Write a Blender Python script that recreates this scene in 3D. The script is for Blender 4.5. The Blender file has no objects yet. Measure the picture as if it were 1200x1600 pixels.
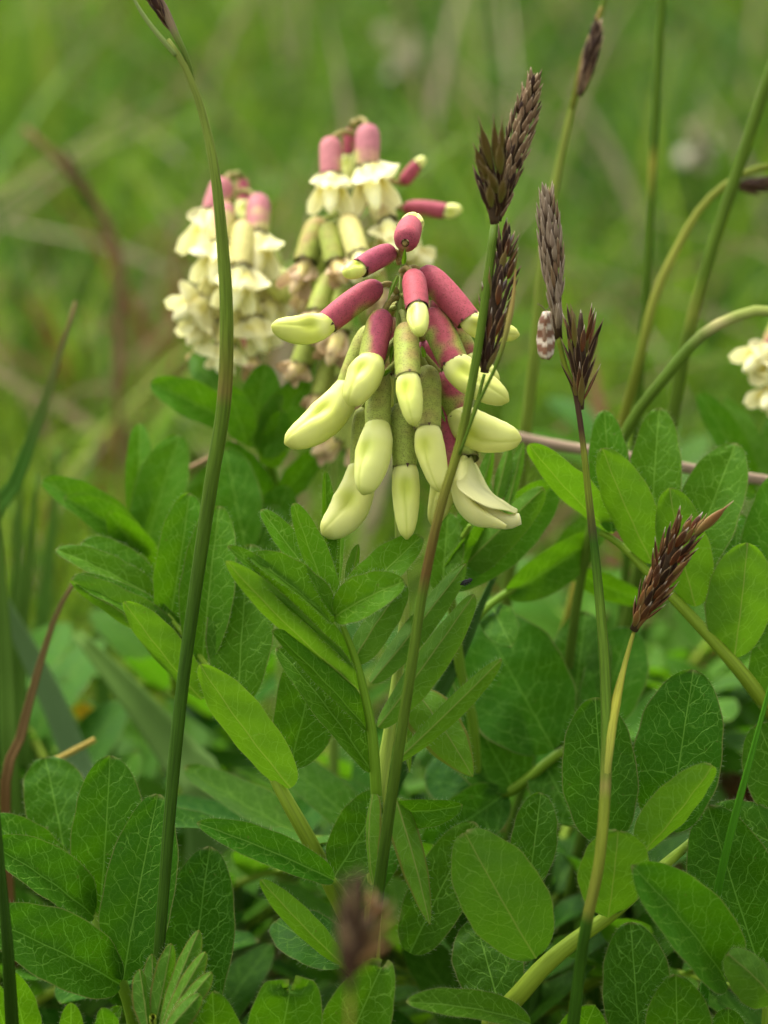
import bpy, math, random
import numpy as np
from mathutils import Vector

# ------------------------------------------------------------------ camera, sky, sun, exposure
scene = bpy.context.scene
PITCH = math.radians(20.0)
DIST = 0.30                       # camera to the flower cluster (m)
FIELD = 0.12                      # height of the picture at that distance (m)
CENTRE = np.array([0.0, 0.0, 0.130])
FWD = np.array([0.0, math.cos(PITCH), -math.sin(PITCH)])
UP = np.array([0.0, math.sin(PITCH), math.cos(PITCH)])
RIGHT = np.array([1.0, 0.0, 0.0])
CAMPOS = CENTRE - FWD * DIST

cam_data = bpy.data.cameras.new("camera")
cam = bpy.data.objects.new("camera", cam_data)
scene.collection.objects.link(cam)
cam.location = CAMPOS
cam.rotation_euler = (math.radians(90) - PITCH, 0, 0)
cam_data.sensor_fit = 'VERTICAL'
cam_data.sensor_height = 24.0
cam_data.lens = 12.0 / (FIELD / 2 / DIST)
cam_data.clip_start = 0.01
cam_data.clip_end = 500.0
cam_data.dof.use_dof = True
cam_data.dof.focus_distance = DIST - 0.002
cam_data.dof.aperture_fstop = cam_data.lens / 5.4
cam_data.dof.aperture_blades = 0
scene.camera = cam

SUN_EL, SUN_AZ = math.radians(58), math.radians(-35)
world = bpy.data.worlds.new("World")
scene.world = world
world.use_nodes = True
wn = world.node_tree.nodes
wl = world.node_tree.links
bg = wn["Background"]
sky = wn.new("ShaderNodeTexSky")
sky.sky_type = 'NISHITA'
sky.sun_disc = False
sky.sun_elevation = SUN_EL
sky.sun_rotation = SUN_AZ
sky.dust_density = 4.0
hsv = wn.new("ShaderNodeHueSaturation")       # overcast: the cloud whitens the blue
hsv.inputs["Saturation"].default_value = 0.12
wl.new(sky.outputs[0], hsv.inputs["Color"])
wl.new(hsv.outputs[0], bg.inputs["Color"])
bg.inputs["Strength"].default_value = 0.15

sun_data = bpy.data.lights.new("sun", 'SUN')
sun_data.energy = 1.5
sun_data.angle = math.radians(25)
sun_data.color = (1.0, 0.96, 0.88)
sun = bpy.data.objects.new("sun", sun_data)
scene.collection.objects.link(sun)
sd = Vector((math.sin(SUN_AZ) * math.cos(SUN_EL), math.cos(SUN_AZ) * math.cos(SUN_EL), math.sin(SUN_EL)))
sun.rotation_euler = sd.to_track_quat('Z', 'Y').to_euler()
sun.location = (0, 0, 3)

vs = scene.view_settings
vs.view_transform = 'Standard'
vs.look = 'None'
vs.exposure = 1.55
vs.gamma = 1.0
scene.cycles.use_denoising = True
scene.cycles.max_bounces = 8
scene.cycles.transmission_bounces = 6
scene.cycles.diffuse_bounces = 4

rng = np.random.default_rng(7)
random.seed(7)

# ------------------------------------------------------------------ small maths
def P(px, py, d=0.0):
    """a point of the place: measured position in the picture, d = millimetres behind the flower cluster"""
    dist = DIST + d * 0.001
    k = FIELD / 1600.0 * dist / DIST
    return CAMPOS + FWD * dist + RIGHT * (px - 600) * k + UP * (800 - py) * k

def S(px, d=0.0):
    return px * FIELD / 1600.0 * (DIST + d * 0.001) / DIST

def unit(v):
    v = np.asarray(v, float)
    return v / (np.linalg.norm(v) + 1e-12)

def smooth(pts, n):
    """Catmull-Rom through the points, n samples, evenly spaced"""
    p = np.asarray(pts, float)
    if len(p) == 2:
        t = np.linspace(0, 1, n)[:, None]
        return p[0] * (1 - t) + p[1] * t
    q = np.vstack([2 * p[0] - p[1], p, 2 * p[-1] - p[-2]])
    out = []
    for i in range(1, len(q) - 2):
        t = np.linspace(0, 1, 24, endpoint=False)[:, None]
        a, b, c, d = q[i - 1], q[i], q[i + 1], q[i + 2]
        out.append(0.5 * (2 * b + (c - a) * t + (2 * a - 5 * b + 4 * c - d) * t ** 2 + (3 * b - a - 3 * c + d) * t ** 3))
    out = np.vstack(out + [p[-1:]])
    seg = np.r_[0, np.cumsum(np.linalg.norm(np.diff(out, axis=0), axis=1))]
    s = np.linspace(0, seg[-1], n)
    return np.stack([np.interp(s, seg, out[:, k]) for k in range(3)], 1)

def frames(c, ref):
    """tangent, side and normal along a curve"""
    T = np.gradient(c, axis=0)
    T /= np.linalg.norm(T, axis=1)[:, None] + 1e-12
    N = np.zeros_like(T)
    n = np.asarray(ref, float)
    for i in range(len(c)):
        n = n - T[i] * np.dot(n, T[i])
        n = unit(n)
        N[i] = n
    return T, np.cross(T, N), N

def smoothstep(a, b, x):
    t = np.clip((x - a) / (b - a), 0, 1)
    return t * t * (3 - 2 * t)

def lerp3(a, b, t):
    t = np.asarray(t)[..., None]
    return np.asarray(a, float) * (1 - t) + np.asarray(b, float) * t

def ramp(stops, s):
    """colour along a length: stops = [(position, rgb), ...]"""
    xs = [q[0] for q in stops]
    return np.stack([np.interp(s, xs, [q[1][k] for q in stops]) for k in range(3)], -1)

# ------------------------------------------------------------------ materials
def new_mat(name):
    m = bpy.data.materials.new(name)
    m.use_nodes = True
    nt = m.node_tree
    nt.nodes.clear()
    out = nt.nodes.new("ShaderNodeOutputMaterial")
    return m, nt, out

class NB:
    """short node builder"""
    def __init__(self, nt):
        self.nt = nt
    def node(self, t, **kw):
        n = self.nt.nodes.new(t)
        for k, v in kw.items():
            setattr(n, k, v)
        return n
    def set(self, sock, v):
        if isinstance(v, bpy.types.NodeSocket):
            self.nt.links.new(v, sock)
        else:
            sock.default_value = v
    def math(self, op, a, b=0.0, c=0.0, clamp=False):
        n = self.node("ShaderNodeMath", operation=op, use_clamp=clamp)
        for i, v in enumerate((a, b, c)):
            self.set(n.inputs[i], v)
        return n.outputs[0]
    def mix(self, f, a, b, blend='MIX'):
        n = self.node("ShaderNodeMix", data_type='RGBA', blend_type=blend)
        self.set(n.inputs["Factor"], f)
        for k, v in ((6, a), (7, b)):
            if isinstance(v, tuple):
                v = (*v, 1.0) if len(v) == 3 else v
            self.set(n.inputs[k], v)
        return n.outputs[2]
    def step(self, x, lo, hi):
        n = self.node("ShaderNodeMapRange", interpolation_type='SMOOTHSTEP')
        self.set(n.inputs["Value"], x)
        self.set(n.inputs["From Min"], lo)
        self.set(n.inputs["From Max"], hi)
        return n.outputs[0]

def leaf_material(name="milkvetch_leaf", rim=0.955, rimc=(0.17, 0.15, 0.05)):
    m, nt, out = new_mat(name)
    b = NB(nt)
    uv = b.node("ShaderNodeUVMap", uv_map="mm")
    un = b.node("ShaderNodeUVMap", uv_map="norm")
    sx = b.node("ShaderNodeSeparateXYZ"); nt.links.new(uv.outputs[0], sx.inputs[0])
    sn = b.node("ShaderNodeSeparateXYZ"); nt.links.new(un.outputs[0], sn.inputs[0])
    geo = b.node("ShaderNodeNewGeometry")
    oi = b.node("ShaderNodeObjectInfo")
    tint = b.node("ShaderNodeAttribute", attribute_name="tint").outputs["Fac"]
    # every leaf gets its own vein layout
    off = b.node("ShaderNodeCombineXYZ")
    b.set(off.inputs[0], b.math('MULTIPLY', oi.outputs["Random"], 91.0))
    b.set(off.inputs[1], b.math('MULTIPLY', oi.outputs["Random"], 37.0))
    pos = b.node("ShaderNodeVectorMath", operation='ADD')
    nt.links.new(uv.outputs[0], pos.inputs[0]); nt.links.new(off.outputs[0], pos.inputs[1])
    nz = b.node("ShaderNodeTexNoise"); nz.inputs["Scale"].default_value = 0.55; nz.inputs["Detail"].default_value = 2
    nt.links.new(pos.outputs[0], nz.inputs["Vector"])
    wob = b.math('SUBTRACT', nz.outputs["Fac"], 0.5)
    ax = b.math('ABSOLUTE', sx.outputs[0])
    # midrib
    mw = b.math('MULTIPLY_ADD', sn.outputs[1], -0.07, 0.17)
    mid = b.math('SUBTRACT', 1.0, b.step(ax, b.math('MULTIPLY', mw, 0.35), mw))
    # side veins: rise from the midrib and arch forward
    bow = b.math('MULTIPLY', b.math('POWER', b.math('ABSOLUTE', sn.outputs[0]), 2.0), 1.3)
    ph = b.math('SUBTRACT', sx.outputs[1], b.math('MULTIPLY', ax, 0.85))
    ph = b.math('SUBTRACT', ph, bow)
    ph = b.math('ADD', ph, b.math('MULTIPLY', wob, 2.2))
    ph = b.math('ADD', ph, b.math('MULTIPLY', b.math('SIGN', sx.outputs[0]), 0.62))
    ph = b.math('DIVIDE', ph, 2.6)
    tri = b.math('ABSOLUTE', b.math('SUBTRACT', b.math('FRACT', ph), 0.5))
    side = b.math('SUBTRACT', 1.0, b.step(b.math('SUBTRACT', 0.5, tri), 0.008, 0.046))
    side = b.math('MULTIPLY', side, b.math('SUBTRACT', 1.0, b.step(b.math('ABSOLUTE', sn.outputs[0]), 0.72, 0.92)))
    # network between them
    warp = b.node("ShaderNodeVectorMath", operation='MULTIPLY_ADD')
    nt.links.new(nz.outputs["Color"], warp.inputs[0]); warp.inputs[1].default_value = (1.6, 1.6, 0)
    nt.links.new(pos.outputs[0], warp.inputs[2])
    def net(scale, w, seed):
        v = b.node("ShaderNodeTexVoronoi", feature='DISTANCE_TO_EDGE', voronoi_dimensions='2D')
        v.inputs["Scale"].default_value = scale
        nt.links.new(warp.outputs[0], v.inputs["Vector"])
        return b.math('SUBTRACT', 1.0, b.step(v.outputs["Distance"], w * 0.25, w))
    net1 = net(0.62, 0.055, 0)
    net2 = net(1.5, 0.07, 1)
    nz2b = b.step(nz.outputs['Fac'], 0.25, 0.75)
    vein = b.math('MAXIMUM', mid, b.math('MULTIPLY', side, 0.95))
    vein = b.math('MAXIMUM', vein, b.math('MULTIPLY', b.math('MULTIPLY', net1, nz2b), 0.95))
    vein = b.math('MAXIMUM', vein, b.math('MULTIPLY', net2, 0.26))
    # colour: dark mature green to yellow-green young leaf, mottled
    top = b.mix(tint, (0.0085, 0.056, 0.0012), (0.078, 0.205, 0.0035))
    nz2 = b.node("ShaderNodeTexNoise"); nz2.inputs["Scale"].default_value = 0.25; nz2.inputs["Detail"].default_value = 5
    nt.links.new(pos.outputs[0], nz2.inputs["Vector"])
    hs = b.node("ShaderNodeHueSaturation")
    b.set(hs.inputs["Color"], top)
    b.set(hs.inputs["Value"], b.math('ADD', b.math('MULTIPLY', nz2.outputs["Fac"], 0.55), b.math('MULTIPLY_ADD', oi.outputs["Random"], 0.25, 0.62)))
    b.set(hs.inputs["Hue"], b.math('MULTIPLY_ADD', oi.outputs["Random"], 0.016, 0.492))
    top = b.mix(b.math('MULTIPLY', vein, 0.74), hs.outputs[0], b.mix(tint, (0.115, 0.27, 0.030), (0.21, 0.36, 0.035)))
    # underside paler, veins weaker, midrib reddish
    under = b.mix(tint, (0.040, 0.120, 0.010), (0.096, 0.215, 0.012))
    under = b.mix(b.step(nz2.outputs["Fac"], 0.35, 0.7), under, b.mix(0.55, under, (0.035, 0.105, 0.006)))
    under = b.mix(b.math('MULTIPLY', vein, 0.50), under, (0.19, 0.33, 0.05))
    under = b.mix(b.math('MULTIPLY', mid, 0.4), under, (0.25, 0.19, 0.06))
    col = b.mix(geo.outputs["Backfacing"], top, under)
    # brownish fringe on the margin and tip
    edge = b.math('MULTIPLY', b.step(b.math('ABSOLUTE', sn.outputs[0]), rim, rim + 0.04), 0.65)
    tipb = b.math('MULTIPLY', b.step(sn.outputs[1], 0.965, 1.0), 0.7)
    col = b.mix(b.math('MAXIMUM', edge, tipb), col, rimc)
    spots = b.node("ShaderNodeTexNoise"); spots.inputs["Scale"].default_value = 1.6; spots.inputs["Detail"].default_value = 1
    nt.links.new(pos.outputs[0], spots.inputs["Vector"])
    col = b.mix(b.math('MULTIPLY', b.step(spots.outputs["Fac"], 0.735, 0.76), 0.5), col, (0.10, 0.07, 0.02))
    pr = b.node("ShaderNodeBsdfPrincipled")
    b.set(pr.inputs["Base Color"], col)
    b.set(pr.inputs["Roughness"], b.math('MULTIPLY_ADD', nz2.outputs["Fac"], 0.2, 0.45))
    pr.inputs["Specular IOR Level"].default_value = 0.08
    bump = b.node("ShaderNodeBump"); bump.inputs["Strength"].default_value = 0.55; bump.inputs["Distance"].default_value = 0.00012
    b.set(bump.inputs["Height"], b.math('SUBTRACT', b.math('MULTIPLY', nz2.outputs["Fac"], 1.5), vein))
    nt.links.new(bump.outputs[0], pr.inputs["Normal"])
    tr = b.node("ShaderNodeBsdfTranslucent")
    b.set(tr.inputs["Color"], b.mix(0.8, col, b.mix(tint, (0.050, 0.19, 0.001), (0.185, 0.38, 0.003))))
    mx = b.node("ShaderNodeMixShader"); mx.inputs[0].default_value = 0.38
    nt.links.new(pr.outputs[0], mx.inputs[1]); nt.links.new(tr.outputs[0], mx.inputs[2])
    nt.links.new(mx.outputs[0], out.inputs["Surface"])
    return m

def vcol_material(name, rough=0.5, spec=0.3, trans=0.0, sss=0.0, noise=900.0, amount=0.25, streak=False, speck=None, bump=0.0, sheen=0.0):
    """own colour comes from the 'col' attribute, mottled by noise"""
    m, nt, out = new_mat(name)
    b = NB(nt)
    at = b.node("ShaderNodeAttribute", attribute_name="col")
    oi = b.node("ShaderNodeObjectInfo")
    tc = b.node("ShaderNodeTexCoord")
    nz = b.node("ShaderNodeTexNoise"); nz.inputs["Scale"].default_value = noise; nz.inputs["Detail"].default_value = 4
    if streak:
        uv = b.node("ShaderNodeUVMap", uv_map="mm")
        mp = b.node("ShaderNodeMapping"); mp.inputs["Scale"].default_value = (1.0, 0.045, 1.0)
        nt.links.new(uv.outputs[0], mp.inputs[0])
        nt.links.new(mp.outputs[0], nz.inputs["Vector"])
    else:
        nt.links.new(tc.outputs["Object"], nz.inputs["Vector"])
    hs = b.node("ShaderNodeHueSaturation")
    nt.links.new(at.outputs["Color"], hs.inputs["Color"])
    val = b.math('MULTIPLY_ADD', nz.outputs["Fac"], amount * 2, 1.0 - amount)
    b.set(hs.inputs["Value"], b.math('ADD', val, b.math('MULTIPLY_ADD', oi.outputs["Random"], 0.12, -0.06)))
    b.set(hs.inputs["Hue"], b.math('MULTIPLY_ADD', oi.outputs["Random"], 0.012, 0.494))
    col = hs.outputs[0]
    if speck:
        n2 = b.node("ShaderNodeTexNoise"); n2.inputs["Scale"].default_value = speck[0]; n2.inputs["Detail"].default_value = 2
        nt.links.new(tc.outputs["Object"], n2.inputs["Vector"])
        col = b.mix(b.math('MULTIPLY', b.step(n2.outputs["Fac"], speck[1], speck[1] + 0.07), speck[2]), col, speck[3])
    pr = b.node("ShaderNodeBsdfPrincipled")
    b.set(pr.inputs["Base Color"], col)
    pr.inputs["Roughness"].default_value = rough
    pr.inputs["Specular IOR Level"].default_value = spec
    pr.inputs["Sheen Weight"].default_value = sheen
    if sss:
        pr.inputs["Subsurface Weight"].default_value = sss
        pr.inputs["Subsurface Radius"].default_value = (1.0, 0.9, 0.35)
        pr.inputs["Subsurface Scale"].default_value = 0.0012
    if bump:
        bp = b.node("ShaderNodeBump"); bp.inputs["Strength"].default_value = bump; bp.inputs["Distance"].default_value = 0.0001
        nt.links.new(nz.outputs["Fac"], bp.inputs["Height"]); nt.links.new(bp.outputs[0], pr.inputs["Normal"])
    if trans:
        tr = b.node("ShaderNodeBsdfTranslucent")
        b.set(tr.inputs["Color"], col)
        mx = b.node("ShaderNodeMixShader"); mx.inputs[0].default_value = trans
        nt.links.new(pr.outputs[0], mx.inputs[1]); nt.links.new(tr.outputs[0], mx.inputs[2])
        nt.links.new(mx.outputs[0], out.inputs["Surface"])
    else:
        nt.links.new(pr.outputs[0], out.inputs["Surface"])
    return m

def ground_material():
    m, nt, out = new_mat("mossy_soil")
    b = NB(nt)
    tc = b.node("ShaderNodeTexCoord")
    n1 = b.node("ShaderNodeTexNoise"); n1.inputs["Scale"].default_value = 9; n1.inputs["Detail"].default_value = 8
    n2 = b.node("ShaderNodeTexNoise"); n2.inputs["Scale"].default_value = 140; n2.inputs["Detail"].default_value = 6
    nt.links.new(tc.outputs["Object"], n1.inputs["Vector"]); nt.links.new(tc.outputs["Object"], n2.inputs["Vector"])
    c = b.mix(b.step(n1.outputs["Fac"], 0.40, 0.62), (0.050, 0.080, 0.014), (0.075, 0.055, 0.026))
    c = b.mix(b.step(n2.outputs["Fac"], 0.45, 0.7), c, (0.028, 0.022, 0.012))
    pr = b.node("ShaderNodeBsdfPrincipled"); pr.inputs["Roughness"].default_value = 0.95
    b.set(pr.inputs["Base Color"], c)
    bp = b.node("ShaderNodeBump"); bp.inputs["Strength"].default_value = 0.8; bp.inputs["Distance"].default_value = 0.004
    nt.links.new(n2.outputs["Fac"], bp.inputs["Height"]); nt.links.new(bp.outputs[0], pr.inputs["Normal"])
    nt.links.new(pr.outputs[0], out.inputs["Surface"])
    return m

M_LEAF = leaf_material()
M_YOUNG = leaf_material("young_leaf", 0.84, (0.135, 0.075, 0.022))
M_HAIR = vcol_material("leaf_hair", rough=0.6, trans=0.3, amount=0.05)
M_STALK = vcol_material("leaf_stalk", rough=0.55, spec=0.12, noise=2.2, amount=0.5, streak=True, sss=0.0, bump=0.6)
M_CULM = vcol_material("sedge_culm", rough=0.6, spec=0.06, noise=3.5, amount=0.8, streak=True, bump=0.9)
M_CALYX = vcol_material("calyx", rough=0.6, spec=0.12, noise=1500, amount=0.34, speck=(6800, 0.56, 0.5, (0.07, 0.04, 0.02)), bump=0.3)
M_PETAL = vcol_material("petal", rough=0.45, spec=0.2, noise=420, amount=0.10, sss=0.3)
M_PETAL_THIN = vcol_material("open_petal", rough=0.5, spec=0.25, noise=500, amount=0.10, trans=0.3)
M_SCALE = vcol_material("sedge_scale", rough=0.6, spec=0.1, noise=2600, amount=0.45)
M_GRASS = vcol_material("grass_blade", rough=0.55, spec=0.08, trans=0.3, noise=300, amount=0.12)
M_DRY = vcol_material("dry_straw", rough=0.7, spec=0.15, noise=2.5, amount=0.3, streak=True)
M_WING = vcol_material("insect", rough=0.5, spec=0.3, noise=3500, amount=0.4)
M_GROUND = ground_material()

# ------------------------------------------------------------------ objects
COL = scene.collection

def build(name, verts, faces, mat, parent=None, cols=None, mm=None, norm=None, tint=None, mats=None, shade=True):
    v = np.asarray(verts, float)
    if parent is not None:
        v = v - np.array(parent["_base"])
    me = bpy.data.meshes.new(name)
    me.from_pydata(v.tolist(), [], faces if isinstance(faces, list) else faces.tolist())
    for q in (mat if isinstance(mat, (list, tuple)) else [mat]):
        me.materials.append(q)
    if mats is not None:
        me.polygons.foreach_set("material_index", np.asarray(mats, np.int32))
    if shade:
        me.polygons.foreach_set("use_smooth", np.ones(len(me.polygons), bool))
    if cols is not None:
        a = me.attributes.new("col", 'FLOAT_COLOR', 'POINT')
        c = np.ones((len(v), 4)); c[:, :3] = np.clip(cols, 0, 1)
        a.data.foreach_set("color", c.ravel())
    if tint is not None:
        a = me.attributes.new("tint", 'FLOAT', 'POINT')
        a.data.foreach_set("value", np.broadcast_to(tint, len(v)).astype(float))
    li = np.empty(len(me.loops), np.int32)
    me.loops.foreach_get("vertex_index", li)
    for nm, u in (("mm", mm), ("norm", norm)):
        if u is not None:
            me.uv_layers.new(name=nm).data.foreach_set("uv", np.asarray(u, float)[li].ravel())
    me.update()
    o = bpy.data.objects.new(name, me)
    COL.objects.link(o)
    if parent is not None:
        o.parent = parent
        o["_base"] = parent["_base"]
    return o

def thing(name, label, cat, base, group=None):
    o = bpy.data.objects.new(name, None)
    o.empty_display_size = 0.01
    COL.objects.link(o)
    o.location = base
    o["_base"] = [float(q) for q in base]
    o["label"] = label
    o["category"] = cat
    if group:
        o["group"] = group
    return o

def tag(o, label, cat, group=None):
    o["label"] = label
    o["category"] = cat
    if group:
        o["group"] = group
    return o

def grid_faces(nr, nc, closed=False, off=0):
    f = []
    m = nc if closed else nc - 1
    for i in range(nr - 1):
        for j in range(m):
            k = (j + 1) % nc
            f.append((off + i * nc + j, off + i * nc + k, off + (i + 1) * nc + k, off + (i + 1) * nc + j))
    return f

def sweep(c, r, sides=10, flat=1.0, ref=(0, 0, 1), ridge=0.0, cap=True, rfun=None):
    """tube along curve c with radii r; returns verts, faces, angle, position along, radial vectors"""
    T, Sd, N = frames(c, ref)
    n = len(c)
    th = np.linspace(0, 2 * math.pi, sides, endpoint=False)
    rr = np.broadcast_to(np.asarray(r, float), (n,))[:, None] * (1 + ridge * np.cos(3 * th))[None, :]
    if rfun is not None:
        rr = rr * rfun(np.linspace(0, 1, n)[:, None], th[None, :])
    radial = np.cos(th)[None, :, None] * Sd[:, None, :] * flat + np.sin(th)[None, :, None] * N[:, None, :]
    v = c[:, None, :] + radial * rr[..., None]
    f = grid_faces(n, sides, True)
    s = np.repeat(np.linspace(0, 1, n), sides)
    t = np.tile(th, n)
    seg = np.r_[0, np.cumsum(np.linalg.norm(np.diff(c, axis=0), axis=1))]
    mm = np.stack([t / (2 * math.pi) * 6.0, np.repeat(seg, sides) * 1000], 1)
    if cap:
        f.append(tuple(range(sides))[::-1])
        f.append(tuple(range((n - 1) * sides, n * sides)))
    return v.reshape(-1, 3), f, t, s, radial.reshape(-1, 3), mm

def stalk(name, pts, r, stops, mat, parent, sides=10, n=40, ridge=0.0, flat=1.0, ref=(0, -1, 0.3)):
    c = smooth(pts, n)
    rad = np.interp(np.linspace(0, 1, n), np.linspace(0, 1, len(r)), r) if hasattr(r, '__len__') else r
    v, f, t, s, rv, mm = sweep(c, rad, sides, flat, ref, ridge)
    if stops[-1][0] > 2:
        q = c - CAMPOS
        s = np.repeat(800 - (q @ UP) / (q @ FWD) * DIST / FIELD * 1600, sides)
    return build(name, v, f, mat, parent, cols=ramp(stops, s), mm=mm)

# ---- leaflets
def leaf_profile(s, kind=0):
    if kind == 1:      # narrow, tapering
        p = np.power(np.clip(s, 0, 1), 0.62) * np.power(np.clip(1 - s, 0, 1), 0.60)
    elif kind == 2:    # stipule: broad base, pointed
        p = np.power(np.clip(s, 0, 1), 0.35) * np.power(np.clip(1 - s, 0, 1), 0.8)
    else:              # oblong-elliptic with a blunt tip
        p = np.power(np.clip(s, 0, 1), 0.46) * np.power(np.clip(1 - s, 0, 1), 0.54)
    return p / p.max()

def leaflet_mesh(name, parent, base, tip, width, nrm, fold=0.3, bow=0.0, tint=0.5, kind=0, hairs=0, nr=26, nc=11,
                 bite=None, twist=0.0, wav=0.02, sway=0.0, mat=None):
    base, tip = np.asarray(base, float), np.asarray(tip, float)
    a = tip - base
    L = np.linalg.norm(a)
    a = a / L
    n = unit(nrm - a * np.dot(nrm, a))
    w = np.cross(a, n)
    s = 0.5 - 0.5 * np.cos(np.linspace(0.05, math.pi - 0.03, nr))
    s = 0.35 * np.linspace(0.004, 0.998, nr) + 0.65 * s
    s = np.clip(s, 0.004, 0.998)
    t = np.linspace(-1, 1, nc)
    hw = width / 2 * leaf_profile(s, kind)
    ph = rng.uniform(0, 6.28, 4)
    ctr = base + np.outer(s * L, a) + np.outer(4 * s * (1 - s) * bow * L, n) + np.outer(np.sin(math.pi * s) * sway * L, w)
    ang = twist * (s - 0.3)
    W = np.cos(ang)[:, None] * w + np.sin(ang)[:, None] * n
    N = -np.sin(ang)[:, None] * w + np.cos(ang)[:, None] * n
    fo = fold * (1 - 0.25 * s)
    at = np.abs(t)[None, :]
    asym = 1 + 0.05 * np.sin(ph[0]) * np.sign(t)[None, :]
    H = hw[:, None] * asym * (1 + 0.018 * np.sin(s * 17 + ph[1])[:, None] * at + 0.012 * np.sin(s * 31 + ph[2])[:, None] * at)
    if bite is not None:       # chewed end
        s = s.copy()
    lift = H * (np.sin(fo)[:, None] * at + 0.10 * at ** 3 * np.sin(ph[3])) + \
        width * wav * at * np.sin(s[:, None] * 11 + ph[2] + np.sign(t)[None, :] * 1.3) + \
        width * 0.012 * np.sin(s[:, None] * 23 + at * 5 + ph[0])
    v = ctr[:, None, :] + W[:, None, :] * (H * t[None, :] * np.cos(fo)[:, None])[..., None] + N[:, None, :] * lift[..., None]
    if bite is not None:
        cut = bite[0] + bite[1] * np.abs(t + .1) ** 1.6 + 0.018 * np.sin(t * 13 + ph[0])
        over = np.maximum(s[:, None] - cut[None, :], 0)
        v = v - a * (over * L * 0.995)[..., None]
    f = grid_faces(nr, nc)
    tt, ss = np.meshgrid(t, s)
    mm = np.stack([(H * t[None, :]).ravel() * 1000, np.repeat(s * L * 1000, nc)], 1)
    nu = np.stack([tt.ravel(), ss.ravel()], 1)
    V = v.reshape(-1, 3)
    mi = [0] * len(f)
    cols = np.tile([0.55, 0.58, 0.36], (len(V), 1))
    if hairs:
        hv, hf, hc = [], [], []
        k0 = len(V)
        m = int(hairs * 0.62)
        for side in (-1, 1):
            j = 0 if side < 0 else nc - 1
            for q in range(m):
                x = (q + rng.uniform(-.45, .45)) / m * (nr - 1) * 0.97 + 0.4
                i = int(np.clip(x, 0, nr - 2)); fr = x - i
                p = v[i, j] * (1 - fr) + v[i + 1, j] * fr
                d = unit(W[i] * side + a * rng.uniform(0.0, 0.9) + N[i] * rng.uniform(-.5, .5) + rng.normal(0, .15, 3))
                ln = rng.uniform(0.00018, 0.00070)
                wd = a * 0.000011
                k = k0 + len(hv)
                d2 = unit(d + a * 0.5)
                hv += [p - wd, p + wd, p + d * ln * .6 + wd * .6, p + d * ln * .6 - wd * .6, p + d * ln * .6 + d2 * ln * .4]
                hf += [(k, k + 1, k + 2, k + 3), (k + 3, k + 2, k + 4)]
        V = np.vstack([V, np.array(hv)])
        cols = np.vstack([cols, np.tile([0.34, 0.42, 0.18], (len(hv), 1))])
        f = f + hf
        mi = mi + [1] * len(hf)
        mm = np.vstack([mm, np.zeros((len(hv), 2))]); nu = np.vstack([nu, np.zeros((len(hv), 2))])
    return build(name, V, f, [mat or M_LEAF, M_HAIR], parent, mm=mm, norm=nu, tint=tint, mats=mi, cols=cols)

def leaflet(parent, spec, hairs=70, name="leaflet", **kw):
    """spec: base x, y, depth; tip x, y, depth; width; roll deg; fold deg; bow; tint; underside seen"""
    bx, by, bd, tx, ty, td, wd, roll, fold, bow, tint, under = spec
    b, t = P(bx, by, bd), P(tx, ty, td)
    mid = (b + t) / 2
    a = unit(t - b)
    view = unit(CAMPOS - mid)
    n0 = unit(view - a * np.dot(view, a))
    w0 = np.cross(a, n0)
    r = math.radians(roll)
    n = n0 * math.cos(r) + w0 * math.sin(r)
    if under:
        n = -n
        bow = -bow
    return leaflet_mesh(name, parent, b, t, S(wd, (bd + td) / 2), n, math.radians(fold), bow, tint, hairs=hairs, **kw)

G_RACH = [(0, (0.11, 0.20, 0.010)), (1, (0.12, 0.22, 0.010))]
Y_RACH = [(0, (0.165, 0.225, 0.014)), (1, (0.135, 0.22, 0.012))]

def leaf(plant, rach, rr, leaflets, hairs=70, stops=G_RACH, name="leaf", **kw):
    pts = [P(*q) for q in rach]
    o = stalk(name, pts, [S(q) for q in rr], stops, M_STALK, plant, sides=8, n=26)
    for sp in leaflets:
        ex = dict(kw)
        if isinstance(sp[-1], dict):
            ex.update(sp[-1]); sp = sp[:-1]
        leaflet(o, sp, hairs=ex.pop("hairs", hairs), **ex)
    return o

# ---- flowers
def lumps(v, freq, seed=5):
    r = np.random.default_rng(seed)
    out = 0
    for k in range(7):
        q = r.normal(0, 1, 3); q /= np.linalg.norm(q)
        out = out + np.sin(v @ q * freq * r.uniform(.6, 1.7) + r.uniform(0, 6.28))
    return out / 3.5

PINK = np.array([0.345, 0.066, 0.088]); PINK2 = np.array([0.27, 0.050, 0.075])
CGREEN = np.array([0.29, 0.345, 0.060]); CREAM = np.array([0.74, 0.73, 0.28]); CGRN = np.array([0.50, 0.56, 0.065])
DARK = np.array([0.06, 0.035, 0.022])

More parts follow.
